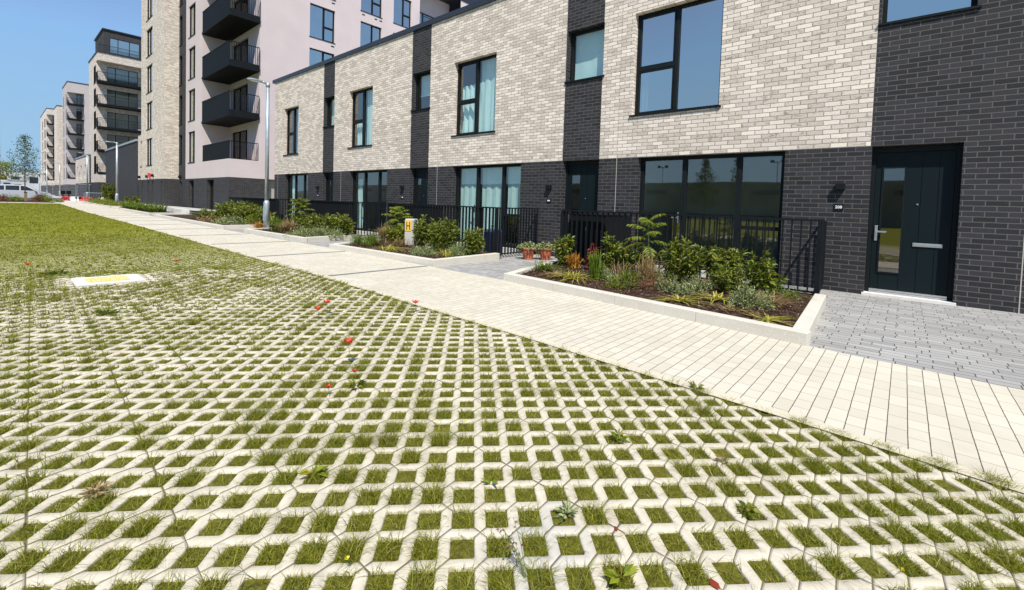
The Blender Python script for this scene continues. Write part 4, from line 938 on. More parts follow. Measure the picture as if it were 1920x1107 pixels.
# hydrant cover
T = thing('hydrant_cover', 'white concrete slab with a worn yellow hydrant lid in the grass paving', 'hydrant cover', (14.62, -8.0, 0))
def quad_prism(mb, pts, z0, z1): mb.prism(pts, z0, z1)
r = MB(); r.prism([(14.26, -7.60), (14.26, -8.38)][::-1] and [(14.26, -8.32), (14.94, -8.32), (14.94, -7.64), (14.26, -7.64)], -.02, .012); r.build('slab', M['stone'], T)

r = MB(); r.prism([(14.40, -8.20), (14.80, -8.20), (14.80, -7.78), (14.40, -7.78)], .0125, .020); 
for i in range(5):
    for j in range(5):
        x_, y_ = 14.44+i*.075, -8.16+j*.08; r.box((x_, y_, .0195), (x_+.035, y_+.045, .024))
r.build('lid', M['yellow_paint'], T)
def lamp(x, y, h, label, arm=.45, r0=.095, r1=.062, hd=1.0):
    T = thing('street_lamp', label, 'street lamp', (x, y, 0), 'galvanised street lamps along the path')
    r = MB(); r.tube([(x, y, 0), (x, y, .98), (x, y, 1.06)], [r0, r0, r1], 16); r.build('base', M['galv'], T, smooth=True)
    r = MB(); r.tube([(x, y, 1.06), (x, y, h*.6), (x, y, h-.05)], [r1, r1*.95, r1*.85], 14); r.build('pole', M['galv'], T, smooth=True)
    r = MB(); r.box((x-.05, y-r0-.006, .35), (x+.05, y-r0+.02, .85)); r.build('access_door', M['galv'], T, bevel=.01)
    r = MB(); r.tube([(x, y, h-.12), (x, y, h+.02)], r1*1.05, 12); r.tube([(x, y, h-.02), (x, y-.12, h+.01), (x, y-.2, h+.02)], [.045, .04, .04], 8); r.build('bracket', M['galv'], T, smooth=True)
    r = MB(); a, c = y-.18, y-.18-arm*1.05*hd; r.prism([(x-.07, a), (x+.07, a), (x+.13*hd, (a+c)/2), (x+.11*hd, c+.08), (x, c), (x-.11*hd, c+.08), (x-.13*hd, (a+c)/2)], h, h+.055); r.build('lamp_head', M['galv'], T, bevel=.012)
    r = MB(); r.box((x-.08, a-.12, h-.012), (x+.08, c+.12, h-.001)); r.build('lens', M['white'], T)
lamp(5.95, -2.78, 5.05, 'nearest galvanised street lamp, standing in the bed before the second house')
lamp(-25.0, -2.5, 5.1, 'galvanised street lamp in front of the dark annex wall', r0=.11, r1=.075, hd=1.2)
lamp(-50.5, -1.7, 5.6, 'galvanised street lamp behind the red and white barriers', r0=.11, r1=.075, hd=1.3)
lamp(-92, -1.2, 6.0, 'thin distant street lamp in front of the far beige block', r0=.12, r1=.09, hd=1.5)
lamp(-120, -1.3, 6.0, 'most distant street lamp beside the farthest block', r0=.12, r1=.09, hd=1.5)
lamp(-49, -8.6, 8.2, 'tall slim lamp column at the left edge behind the white car', r0=.09, r1=.07)

# poppies and weeds
PP = [(13.23, -8.67, .10), (13.94, -7.09, .11), (18.34, -6.92, .10), (18.2, -6.76, .12), (18.71, -6.04, .10), (19.65, -7.33, .16), (19.91, -7.43, .05), (20.03, -7.67, .05)]
PL = ['red poppy far left beyond the concrete cover', 'red poppy right of the concrete cover', 'left poppy of the close pair in the middle of the paving', 'right poppy of the close pair in the middle of the paving', 'red poppy nearest the cream path', 'largest red poppy in the paving', 'small poppy bud right below the largest poppy', 'small poppy lying on a grass tuft left of centre']
for (x, y, h), lb in zip(PP, PL):
    T = thing('poppy', lb, 'flower', (x, y, 0), 'red poppies in the grass paving'); r = MB()
    r.tube([(x+.02, y, -.02), (x+.01, y, h*.6), (x, y, h)], .0018, 5); r.build('stem', M['gstem'], T)
    s = .034 if h > .06 else .018; n = 5; V = []; Fq = []
    for i in range(n):
        a0 = i*1.2566; o = len(V)
        V += [(x, y, h)]+[(x+s*q*math.cos(a0+da), y+s*q*math.sin(a0+da), h+zz*s) for q, da, zz in ((.7, -.6, .35), (1.05, -.35, .9), (1.1, .2, .95), (.75, .65, .4))]
        Fq.append((o, o+1, o+2, o+3)); Fq.append((o, o+3, o+4, o+4))
    Fq = [f for f in Fq if f[2] != f[3]]; tri = [(i*5, i*5+3, i*5+4) for i in range(n)]
    np_mesh('petals', V, [np.array(Fq), np.array(tri)], M['petal'], parent=T)
    r = MB(); r.tube([(x, y, h+.002), (x, y, h+.014)], [.005, .004], 7); r.build('centre', M['black_ink'], T)
def weed(x, y, r_, n, mat, label, up=.5, L=.06, name='weed'):
    a = rng.uniform(0, 6.28, n); el = rng.uniform(.05, up, n)*1.6; rr = rng.uniform(0, .4, n)*r_
    Pb = np.stack([x+np.cos(a)*rr, y+np.sin(a)*rr, rng.uniform(.0, .03, n)], -1); D = np.stack([np.cos(a)*np.cos(el), np.sin(a)*np.cos(el), np.sin(el)], -1)
    v, f = leaf_batch(Pb, D, rng.uniform(.7, 1.2, n)*L, rng.uniform(.28, .42, n)*L, .15)
    return np_mesh(name, v, [f], M[mat], base=(x, y, 0), label=label, cat='weed', group='broad-leaved weeds in the paver holes')
def gpix(px, py):
    u = (px-957.27)/845.79; v = (py-416.16)/845.79; d = F+RR*u-UU*v; t = -CAM.z/d.z; q = CAM+d*t; return q.x, q.y
for (px, py, r_, n, mt, L, lb) in [(1165, 1092, .04, 12, 'sumac', .06, 'broad-leaved plantain at the bottom edge right of centre'), (1062, 968, .06, 40, 'silver', .035, 'crinkled green weed in a paver hole right of centre'),
        (668, 728, .06, 40, 'laurel', .05, 'dark weed with buds below the largest poppy'), (590, 893, .04, 12, 'sumac', .06, 'pale green rosette in the left foreground'), (200, 590, .16, 110, 'laurel', .045, 'dark green weed patch left of centre'),
        (180, 930, .09, 90, 'straw', .028, 'brownish seeding weed in the left foreground'), (1305, 730, .05, 22, 'laurel', .05, 'dark weed in the paver hole under the path edge'), (920, 912, .03, 8, 'sumac', .045, 'two pale leaves sticking up near the centre foreground'),
        (1400, 965, .05, 30, 'laurel', .04, 'dark small weed in the right foreground'), (100, 515, .3, 150, 'laurel', .06, 'dark weed patch left of the concrete cover'), (1160, 825, .05, 22, 'sumac', .045, 'green weed tuft in the centre right pavers'), (1355, 870, .05, 34, 'straw', .022, 'brown stalked weed in the right foreground')]:
    x, y = gpix(px, py); weed(x, y, r_, n, mt, lb, L=L)
x, y = gpix(990, 1085); T = thing('seeding_weed', 'thin branching weed with dark seed heads at the bottom centre', 'weed', (x, y, 0)); r = MB(); lv = []
for i in range(7):
    a = rng.uniform(1.8, 4.6); L = rng.uniform(.10, .19); ex, ey, ez = x+math.cos(a)*L*.6, y+math.sin(a)*L*.6, L*.9
    r.tube([(x, y, -.02), ((x+ex)/2, (y+ey)/2, ez*.6), (ex, ey, ez)], [.0016, .0012, .0008], 4); Pb = np.array([[x+(ex-x)*t, y+(ey-y)*t, ez*(t**.8)] for t in (.5, .65, .8, .9, 1.)]); D = unit(rng.normal(0, 1, (5, 3)))
    lv.append(leaf_batch(Pb, D, np.full(5, .012), np.full(5, .008)))
r.build('stem', M['gstem'], T); V = np.concatenate([v for v, _ in lv]); Fq = np.concatenate([f+i*25 for i, (_, f) in enumerate(lv)]); np_mesh('seed_heads', V, [Fq], M['rust'], parent=T)
for (px, py, lb, mt, s) in [(1330, 1087, 'large dead red leaf on the pavers at the bottom right of centre', 'red', .055), (1152, 990, 'narrow dead red leaf by the paver joint right of centre', 'red', .03)]:
    x, y = gpix(px, py); v, f = leaf_batch(np.array([[x, y, .008]]), np.array([[.8, -.6, .12]]), np.array([s]), np.array([s*.5])); np_mesh('fallen_leaf', v, [f], M[mt], base=(x, y, 0), label=lb, cat='fallen leaf')
for i, (px, py) in enumerate([(872, 812), (812, 812), (650, 1082), (1688, 1102)]):
    x, y = gpix(px, py-6); n = 8; a = np.arange(n)*.785; v, f = leaf_batch(np.tile([[x, y, .05]], (n, 1)), np.stack([np.cos(a), np.sin(a), np.full(n, .3)], -1), np.full(n, .010), np.full(n, .007))
    np_mesh('yellow_flower', v, [f], M['daisy'], base=(x, y, 0), label='tiny yellow flower in the grass, %s' % ['right one of the pair near the centre', 'left one of the pair near the centre', 'at the bottom left of centre', 'in the bottom right corner', 'in the right foreground', 'upper middle of the paving'][i], cat='flower', group='tiny yellow flowers in the paving')

# ------------------------------------------------------------------ apartment blocks
ST = 2.87
def railing(par, pts, z0, h, name='railing', step=.11, solid=()):
    r = MB()
    for i in range(len(pts)-1):
        p, q = Vector(pts[i]), Vector(pts[i+1]); d = (q-p); L = d.length; d.normalize(); nn = Vector((-d.y, d.x))
        def bar(a, c, w_, za, zb):
            A, B_ = p+d*a, p+d*c; o = [A-nn*w_, B_-nn*w_, B_+nn*w_, A+nn*w_]; r.prism([(v.x, v.y) for v in o], za, zb)
        bar(0, L, .022, z0+h-.04, z0+h); bar(0, L, .018, z0, z0+.04)
        if i in solid: bar(.01, L-.01, .01, z0+.04, z0+h-.04)
        else:
            n = int(L/step)
            for k in range(n+1): bar(L*k/n-.008, L*k/n+.008, .018, z0+.04, z0+h-.04)
    return r.build(name, M['metal'], par)
def balcony(par, poly, z0, rail_idx, solid=(), th=.22, rh=1.1, inset=.03):
    r = MB(); r.prism(poly, z0, z0+th); o = r.build('balcony', M['metal'], par)
    pts = [poly[i] for i in rail_idx]; railing(o, pts, z0+th+.002, rh, solid=solid); return o
# ---- the near tower
A = thing('apartment_block', 'tall pink render and cream brick apartment block with black corner balconies, next to the houses', 'building', (-16, 8, 0))
TOP = 18.62; Zs = [3.38+ST*i for i in range(6)]; WH = 2.13
dz = Zones(lambda a, z: 2 if z < BAND else 1, z=(BAND,)); pz = Zones(lambda a, z: 2 if z < BAND else 0, z=(BAND,))
kz = Zones(lambda a, z: 2)
w_ = MB(); inter = MB()
MATS = [M['render'], M['cream'], M['black']]
# cream block front (Y=-.85)
cb = [(-23.85, -21.75, z, z+WH) for z in Zs if z+WH < TOP]
sl = [(-25.5, -25.15, -.1, BAND-.15), (-23.35, -22.85, -.1, BAND-.15), (-21.9, -21.4, -.1, BAND-.15), (-19.0, -18.6, -.1, BAND-.15)]
lowh = [(-26.15, -25.5, 3.38, 3.38+WH)]
wall_panel(w_, 'Y', -.85, -27.0, -18.1, -.1, 6.0, cb[:1]+sl+lowh, dz, .3)
wall_panel(w_, 'Y', -.85, -25.75, -18.1, 6.0, TOP, cb[1:], dz, .2)
w_.face([(-27, -.85, 6), (-25.75, -.85, 6), (-25.75, 9, 6), (-27, 9, 6)], 1)
wall_panel(w_, 'X', -18.1, -.85, .05, -.1, TOP, [], dz)
# dark slot column (Y=.05)
ds = [(-18.08, -17.25, z, z+WH) for z in Zs if z+WH < TOP]
wall_panel(w_, 'Y', .05, -18.1, -16.1, -.1, TOP, ds+[(-17.9, -17.3, -.1, 2.1)], kz, .2)
# pink front (Y=0)
ps = [(-15.45, -13.88, z, z+WH) for z in Zs if z+WH < TOP]
gsl = [(-15.3, -14.1, -.1, 2.15), (-11.2, -9.8, -.1, 2.15)]
wall_panel(w_, 'Y', 0., -16.1, -12.3, -.1, TOP, ps+[gsl[0]], pz, .25)
w_.face([(-16.1, 0, -.1), (-16.1, .05, -.1), (-16.1, .05, TOP), (-16.1, 0, TOP)], 2)
wall_panel(w_, 'Y', 0., -12.3, -7.1, -.1, 3.34, [gsl[1]], pz, .25)
# right side (X=-7.1) : terrace base, then wall with windows
wall_panel(w_, 'X', -7.1, 0, 1.6, -.1, 3.34, [], pz)
pw = []
for i, (y0, y1) in enumerate(((4.6, 6.3), (8.2, 9.9), (10.9, 12.5))):
    for zt in range(6): pw.append((y0, y1, 3.1+ST*zt, 5.25+ST*zt))
wall_panel(w_, 'X', -7.1, 1.6, 13.3, -.1, TOP, pw+[(2.2, 3.4, -.1, BAND-.02)], pz, .12)
# recess walls
w_.face([(-12.3, 0, 3.34), (-12.3, 1.6, 3.34), (-12.3, 1.6, TOP), (-12.3, 0, TOP)], 0)
rd = [(-11.93, -9.0, 3.46+ST*i, 5.43+ST*i) for i in range(5)]
wall_panel(w_, 'Y', 1.6, -12.3, -7.1, 3.34, TOP, rd, pz, .12)
w_.face([(-12.3, 0, 3.34), (-7.1, 0, 3.34), (-7.1, 1.6, 3.34), (-12.3, 1.6, 3.34)], 0)
# beyond: recess of second balcony column and back parts
wall_panel(w_, 'X', -8.6, 13.3, 17.6, -.1, TOP, [(13.6, 17.3, 3.4+ST*i, 5.5+ST*i) for i in range(5)], pz, .1)
w_.face([(-8.6, 13.3, 0), (-7.1, 13.3, 0), (-7.1, 13.3, TOP), (-8.6, 13.3, TOP)], 0)
wall_panel(w_, 'X', -7.1, 17.6, 26, -.1, TOP, [], pz)
w_.face([(-27, -.85, -.1), (-27, 16, -.1), (-27, 16, 6), (-27, -.85, 6)], 1); w_.face([(-25.75, -.85, 6), (-25.75, 16, 6), (-25.75, 16, TOP), (-25.75, -.85, TOP)], 1)
w_.face([(-25.75, 26, -.1), (-7.1, 26, -.1), (-7.1, 26, TOP), (-25.75, 26, TOP)], 0)
w_.build('wall', MATS, A)
r = MB(); r.box((-25.8, -.9, TOP), (-18.05, 26, TOP+.12)); r.box((-18.05, -.03, TOP), (-7.05, 26, TOP+.12)); r.box((-24, 2, TOP+.12), (-9, 22, TOP+3)); r.build('roof', M['coping'], A)
it = MB()
it.face([(-25.6, .9, 0), (-18.4, .9, 0), (-18.4, .9, TOP), (-25.6, .9, TOP)]); it.face([(-18, .9, 0), (-12.5, .9, 0), (-12.5, .9, TOP), (-18, .9, TOP)])
it.face([(-12.2, 2.8, 3), (-7.4, 2.8, 3), (-7.4, 2.8, TOP), (-12.2, 2.8, TOP)]); it.face([(-8.0, 3.2, 0), (-8.0, 13, 0), (-8.0, 13, TOP), (-8.0, 3.2, TOP)]); it.face([(-9.3, 13.4, 0), (-9.3, 17.5, 0), (-9.3, 17.5, TOP), (-9.3, 13.4, TOP)])
it.face([(-7.4, 2.0, 0), (-7.4, 3.5, 0), (-7.4, 3.5, 3), (-7.4, 2.0, 3)])
it.face([(-26.6, .5, 0), (-9, .5, 0), (-9, .5, 2.3), (-26.6, .5, 2.3)])
it.build('interior', M['interior'], A)
for h in cb: window(A, 'Y', -.85, *h, cols=(.42,), rev=.08, glass='glass_sky')
window(A, 'Y', -.85, *lowh[0], rev=.3, glass='glass_sky')
for h in ds: window(A, 'Y', .05, *h, rev=.1)
for h in ps: window(A, 'Y', 0., *h, cols=(.6,), rev=.07)
for h in gsl: window(A, 'Y', 0., h[0], h[1], 0, h[3], cols=(.5,), rev=.22, sill=False)
for h in pw: window(A, 'X', -7.1, *h, cols=(.56,), trans=((1, .42),), rev=.12, glass='glass_sky')
for h in rd: window(A, 'Y', 1.6, h[0], h[1], h[2]-.06, h[3], cols=(.4, .8), rev=.12, sill=False, name='balcony_door')
for i in range(5): window(A, 'X', -8.6, 13.6, 17.3, 3.4+ST*i, 5.5+ST*i, cols=(.33, .66), rev=.1, sill=False, glass='glass_sky')
for i in range(5): 
    z0 = 3.35+ST*(i)-.25
    if i == 0: railing(A, [(-12.25, .04), (-7.14, .04), (-7.14, 1.58)], 3.345, 1.05, solid=(0,)); continue
    z0 = 5.83+ST*(i-1)-.02
    r = MB(); r.prism([(-12.296, -.04), (-7.02, -.04), (-7.02, 1.597), (-12.296, 1.597)], z0, z0+.12); o = r.build('balcony', M['metal'], A)
    railing(o, [(-12.2, -.02), (-7.04, -.02), (-7.04, 1.57)], z0-.0+.121, 1.3, solid=(0,))
    r = MB(); r.prism([(-7.035, -.03), (-6.995, -.03), (-6.995, 1.57), (-7.035, 1.57)], z0-.02, z0+.36); r.build('fascia', M['metal'], o)
for i in range(5):
    z0 = 3.1+ST*i; r = MB(); r.prism([(-8.58, 13.32), (-6.9, 13.32), (-6.9, 17.58), (-8.58, 17.58)], z0, z0+.25); o = r.build('balcony', M['metal'], A); railing(o, [(-6.92, 13.32), (-6.92, 17.58)], z0+.251, 1.1)
for h in ps+ds:
    yb = .14 if h in ps else .22; bl = MB(); n_ = 26
    for q in range(n_): z_ = h[2]+(h[3]-h[2])*q/n_; bl.face([(h[0]+.02, yb, z_), (h[1]-.02, yb, z_), (h[1]-.02, yb+.03, z_+.075), (h[0]+.02, yb+.03, z_+.075)])
    bl.build('blind', M['blind'], A)
vn = MB()
for i in range(6):
    for (y_, dz_) in ((6.05, 0), (8.3, 0), (9.3, 0), (9.7, 0)): z0 = 2.85+ST*i-.0; vn.box((-7.105, y_, z0-.03), (-7.09, y_+.22, z0+.05))
vn.build('vents', M['metal'], A)
for (x, y, z) in ((-26.1, -.85, 2.5), (-23.3, -.85, 2.5), (-21.3, -.85, 2.55), (-17.5, .05, 2.45)):
    r = MB(); r.tube([(x, y-.02, z), (x, y-.16, z)], [.12, .10], 12); r.build('bulkhead_light', M['metal'], A)
r = MB(); r.box((-22.6, -1.0, 2.45), (-22.2, -.855, 2.75)); r.build('alarm_box', M['redplastic'], A)
# low wall and grey gap door
B_ = MB(); B_.box((-26, -1.9, -.05), (-8.0, -1.68, .32)); B_.build('low_wall', M['stone'], label='low white wall in front of the tower base', cat='wall', base=(-17, -1.8, 0))
B_ = MB(); B_.face([(-26.9, -1.66, .28), (-7.2, -1.66, .28), (-7.2, .04, .28), (-26.9, -.86, .28)]); B_.build('terrace_paving', M['concrete'], kind='structure')
# house end infill between tower and terrace
# ---- annexes
def annex(x0, x1, y, z1, mats, zones, holes, label, zr=None):
    T = thing('annex', label, 'building', ((x0+x1)/2, y+3, 0)); b = MB()
    wall_panel(b, 'Y', y, x0, x1, -.1, z1, holes, zones, .3); b.face([(x1, y, -.1), (x1, 12, -.1), (x1, 12, z1), (x1, y, z1)], zones(x1-.1, 1)); b.face([(x0, y, -.1), (x0, 12, -.1), (x0, 12, z1), (x0, y, z1)], zones(x0+.1, 1))
    b.build('wall', mats, T); r = MB(); r.box((x0-.1, y-.08, z1), (x1+.05, 12, z1+.18)); r.build('roof', M['greyroof'], T)
    for h in holes: window(T, 'Y', y, *h, rev=.3, sill=False, glass='glass_sky')
    return T
annex(-46, -29.0, -.6, 5.75, [M['black']], Zones(lambda a, z: 0), [], 'windowless dark brick annex between the tower and the beige block')
annex(-75.5, -60.0, -.55, 6.05, [M['cream'], M['black']], Zones(lambda a, z: 1 if z < 2.3 else 0, z=(2.3,)), [(-74, -72.6, 2.95, 4.8), (-69.5, -67.9, 2.95, 4.85), (-64.8, -63.4, 2.95, 4.85), (-71.3, -70.1, .2, 3.9), (-66.2, -65.1, .2, 3.9), (-62.3, -61.4, .2, 3.9)], 'cream brick annex with tall slot windows behind the wire fence')
# ---- farther blocks
def block(label, xc, xl, yf, yd, ztop, mat, rec, nfl, slots, zb=2.35, zfirst=3.45, pent=None, solid=False, winY=None, back=20, xtra=None, step=.14, cut=True):
    T = thing('apartment_block', label, 'building', (xc-8, yf+8, 0), 'distant apartment blocks'); b = MB(); zn = Zones(lambda a, z: 1 if z < zb else 0, z=(zb,)); mats = [M[mat], M['black']]
    y0, y1, zr = rec; rx = xc-1.2
    sh = [(s0, s1, 3.5+ST*i, 5.7+ST*i) for (s0, s1) in slots for i in range(nfl) if 5.7+ST*i < ztop]
    if cut: y0 = yf; wall_panel(b, 'Y', yf, xl, xc, -.1, ztop, sh+[(rx, xc+1, zfirst-.1, zr)], zn, .0)
    else: wall_panel(b, 'Y', yf, xl, xc, -.1, ztop, sh, zn, .25)
    wall_panel(b, 'X', xc, yf, y0, -.1, ztop, [], zn); wall_panel(b, 'X', xc, y1, back, -.1, ztop, [], zn)
    wall_panel(b, 'X', xc, y0, y1, -.1, zfirst-.1, [], zn); wall_panel(b, 'X', xc, y0, y1, zr, ztop, [], zn)
    wy = winY or (y0+.9, y1-.15); wh = [(wy[0], wy[1], zfirst+.1+ST*i, zfirst+2.2+ST*i) for i in range(nfl) if zfirst+2.2+ST*i < zr]
    wall_panel(b, 'X', rx, y0, y1, zfirst-.1, zr, wh, zn, .12)
    for yy in ((y1,) if cut else (y0, y1)): b.face([(rx, yy, zfirst-.1), (xc, yy, zfirst-.1), (xc, yy, zr), (rx, yy, zr)], 0)
    for zz in (zfirst-.1, zr): b.face([(rx, y0, zz), (xc, y0, zz), (xc, y1, zz), (rx, y1, zz)], 0)
    b.face([(xl, yf, -.1), (xl, back, -.1), (xl, back, ztop), (xl, yf, ztop)], 0); b.face([(xl, back, -.1), (xc, back, -.1), (xc, back, ztop), (xl, back, ztop)], 0)
    b.build('wall', mats, T); r = MB(); r.box((xl-.05, yf-.08, ztop), (xc+.08, back, ztop+.14)); r.build('roof', M['coping'], T)
    im = MB(); im.face([(rx-.9, y0+.7, zfirst), (rx-.9, y1, zfirst), (rx-.9, y1, zr), (rx-.9, y0+.7, zr)]); im.face([(xl+.3, yf+.6, 3), (rx, yf+.6, 3), (rx, yf+.6, ztop-.2), (xl+.3, yf+.6, ztop-.2)]); im.build('interior', M['interior'], T)
    for h in sh: window(T, 'Y', yf, *h, rev=.25, glass='glass_sky')
    for h in wh: window(T, 'X', rx, *h, cols=(.27, .7), rev=.12, sill=False, name='balcony_door', glass='glass')
    for i in range(nfl):
        z0 = zfirst-.1+ST*i
        if z0 > zr-1: break
        r = MB(); r.prism([(rx+.02, y0+.02), (xc+.06, y0+.02), (xc+.06, y1-.02), (rx+.02, y1-.02)], z0-.05 if i else z0+.0, z0+.2); o = r.build('balcony', M['metal'], T)
        if step is not None: railing(o, [(rx+.05, y0+.0), (xc+.04, y0+.0), (xc+.04, y1-.02)], z0+.201, 1.1, step=step, solid=(0,) if solid else ())
    if pent:
        px0, px1, py0, pz = pent; p = MB(); pzn = Zones(lambda a, z: 1)
        ph = [(py0+.6, py0+3.6, ztop+.4, ztop+2.3)]
        wall_panel(p, 'X', px1, py0, back-1, ztop, pz, ph, pzn, .12); wall_panel(p, 'Y', py0, px0, px1, ztop, pz, [], pzn)
        p.build('penthouse_wall', mats, T); r = MB(); r.box((px0-.1, py0-.15, pz), (px1+.15, back-1, pz+.14)); r.build('penthouse_roof', M['coping'], T)
        window(T, 'X', px1, *ph[0], cols=(.27, .65), rev=.12, glass='glass_sky', sill=False); r = MB(); r.box((px1-1.2, py0+.2, ztop), (px1-1, back-1.2, pz-.1)); r.build('penthouse_interior', M['interior'], T)
        railing(T, [(xc-.1, yf+.1), (xc-.1, yf+6)], ztop+.142, .9)
    if xtra: xtra(T)
    return T
block('large cream brick block with wide dark balconies and a black penthouse, second from the tower', -54., -61.8, -.38, 16, 18.55, 'cream', (-.22, 5.2, 17.55), 5, [(-57.2, -55.4)], pent=(-62, -54.9, .3, 21.7), winY=(.65, 3.75), zfirst=3.5)
block('pink rendered block with a column of small dark balconies, third from the tower', -100., -109.5, .47, 16, 22.1, 'render2', (.85, 2.82, 20.2), 6, [(-103, -102), (-107.5, -106.6)], zfirst=3.6, solid=True, step=.2, winY=(1.8, 2.6))
block('narrow cream brick block between the pink block and the farthest block', -118., -125., .2, 12, 19.6, 'cream', (6, 8, 18), 1, [(-120.6, -119.6)], zfirst=3.6, step=None, cut=False)
block('farthest cream brick block with a column of dark balconies', -144., -168., .05, 12, 22.0, 'cream', (.35, 1.62, 20.5), 6, [(-152, -149), (-160, -158)], zfirst=3.8, solid=True, step=.3, winY=(1.2, 1.55))

# ------------------------------------------------------------------ street: car, vans, barriers, fences
def car(x, y, label, L=4.7, Hh=1.62, W=1.8, name='parked_car', van=False):
    """nose towards +Y, side seen from +X"""
    T = thing(name, label, 'car' if not van else 'van', (x, y, 0))
    if not van: prof = [(-.50, .55), (-.495, .85), (-.47, 1.0), (-.455, 1.35), (-.41, 1.56), (-.1, 1.62), (.08, 1.58), (.15, 1.46), (.29, 1.02), (.42, .88), (.485, .72), (.5, .5), (.49, .3), (-.49, .3)]
    else: prof = [(-.50, .5), (-.5, 1.9), (-.48, 2.1), (.2, 2.15), (.27, 2.05), (.38, 1.3), (.47, 1.1), (.5, .8), (.5, .35), (-.5, .35)]
    n = len(prof); b = MB(); i0 = 0
    for s, ins in ((-1, .0), (-1, 1), (1, 1), (1, 0)):
        pass
    secs = [(-W/2, .0), (-W/2+.10, 1.0), (W/2-.10, 1.0), (W/2, .0)]
    for (sx, full) in secs:
        for (u, z_) in prof:
            zz = z_; yy = u*L
            if full == 0.0: zz = min(z_, .98 if not van else 2.05)*1.0; yy *= .985
            xx = sx if not (z_ > 1.0 and not van and full) else sx*.86
            b.v.append((x+xx, y+yy, zz))
    for s in range(3):
        for k in range(n): k2 = (k+1) % n; b.f.append([s*n+k, s*n+k2, (s+1)*n+k2, (s+1)*n+k]); b.mi.append(0)
    b.f.append(list(range(n))); b.mi.append(0); b.f.append([3*n+n-1-k for k in range(n)]); b.mi.append(0)
    b.build('body', M['carwhite'], T, smooth=False, bevel=.03)
    # greenhouse windows
    for s in (-1, 1):
        xa = x+s*(W/2-.012) if van else x+s*(W/2-.098)*.865
        g = MB()
        wins = [[(-.44, 1.05), (-.42, 1.42), (-.22, 1.5), (-.22, 1.05)], [(-.20, 1.05), (-.20, 1.5), (.0, 1.52), (.0, 1.05)], [(.02, 1.05), (.02, 1.52), (.10, 1.47), (.235, 1.05)]] if not van else [[(.18, 1.25), (.18, 1.85), (.27, 1.85), (.36, 1.25)]]
        for wn in wins:
            lo = [(x+s*(W/2-.008), y+u*L, z_) if z_ < 1.1 and not van else (xa+s*.04, y+u*L, z_) for u, z_ in wn]; g.face(lo if s > 0 else lo[::-1])
        g.build('side_window', M['carglass'], T)
        for u in (-.33, .31):
            wl = MB(); wl.tube([(x+s*(W/2-.2), y+u*L, .32), (x+s*(W/2+.01), y+u*L, .32)], .33, 20); o = wl.build('wheel', M['tyre'], T)
            rm = MB(); rm.tube([(x+s*(W/2+.0), y+u*L, .32), (x+s*(W/2+.02), y+u*L, .32)], .2, 14); rm.build('rim', M['steel'], o)
        h = MB(); h.box((x+s*(W/2-.35), y+L*.47, .66), (x+s*(W/2+.004), y+L*.445, .80)); h.build('headlight', M['headlamp'], T)
    ws = MB()
    if van: ws.face([(x-.75, y+.285*L, 2.0), (x+.75, y+.285*L, 2.0), (x+.8, y+.385*L, 1.33), (x-.8, y+.385*L, 1.33)])
    else: ws.face([(x-.62, y+.165*L, 1.47), (x+.62, y+.165*L, 1.47), (x+.70, y+.292*L, 1.06), (x-.70, y+.292*L, 1.06)])
    ws.build('windscreen', M['carglass'], T)
    mr = MB(); mr.box((x+W/2+.02, y+.22*L, 1.0), (x+W/2+.2, y+.24*L, 1.15)); mr.build('mirror', M['carwhite'], T)
    return T
car(-47.6, -7.25, 'white estate car parked at the far left beyond the planting', L=4.8)
car(-56, -9.2, 'white van roof behind the white car', L=5.2, W=1.95, name='parked_van', van=True)
car(-66, -6.6, 'small pale car parked beyond the white car', L=4.2)
def barrier(x, y, L, label, red):
    T = thing('road_barrier', label, 'barrier', (x, y, 0), 'red and white plastic road barriers'); b = MB()
    prof = [(-.24, 0), (-.24, .12), (-.1, .3), (-.1, .55), (.1, .55), (.1, .3), (.24, .12), (.24, 0)]; n = len(prof); 
    for yy in (y-L/2, y+L/2):
        for (a, z_) in prof: b.v.append((x+a, yy, z_-.02))
    for k in range(n): k2 = (k+1) % n; b.f.append([k, n+k, n+k2, k2]); b.mi.append(0)
    b.f.append(list(range(n))); b.mi.append(0); b.f.append([2*n-1-k for k in range(n)]); b.mi.append(0)
    b.build('body', M['redplastic' if red else 'white'], T, bevel=.03); f = MB(); f.box((x-.04, y-L/2-.06, .15), (x+.04, y-L/2, .4)); f.build('connector', M['redplastic' if red else 'white'], T)
for i, (px, red, lb) in enumerate([(123, True, 'red plastic road barrier, leftmost'), (139, False, 'white plastic road barrier left of the middle red one'), (147, False, 'white barrier end next to the middle red one'), (153, True, 'red plastic road barrier in the middle'), (167, True, 'red barrier half hidden behind the crowd barrier'), (196, False, 'white plastic road barrier near the dark annex'), (205, True, 'red plastic road barrier near the dark annex'), (3, True, 'red barrier at the left edge below the white car')]):
    # place along the street line X about -46
    u = (px-957.27)/845.79; d = F+RR*u; t = (-45.6-CAM.x)/d.x; yy = CAM.y+d.y*t; barrier(-45.6-(1.5 if px == 3 else 0), yy, .55, lb, red)
T = thing('crowd_barrier', 'low galvanised crowd barrier beside the road barriers', 'barrier', (-44.6, -1.6, 0)); r = MB()
r.tube([(-44.6, -2.55, 0), (-44.6, -2.55, .9), (-44.6, -2.45, 1.0), (-44.6, -1.0, 1.0), (-44.6, -.85, .85), (-44.6, -.85, 0)], .022, 6); r.build('frame', M['galv'], T)
r = MB()
for i in range(12): r.tube([(-44.6, -2.45+i*.13, .2), (-44.6, -2.45+i*.13, 1.0)], .008, 4)
r.tube([(-44.6, -2.55, .2), (-44.6, -.85, .2)], .015, 5); r.build('bars', M['galv'], T)
ws_ = ['first', 'second', 'third', 'fourth', 'fifth']
pf = None
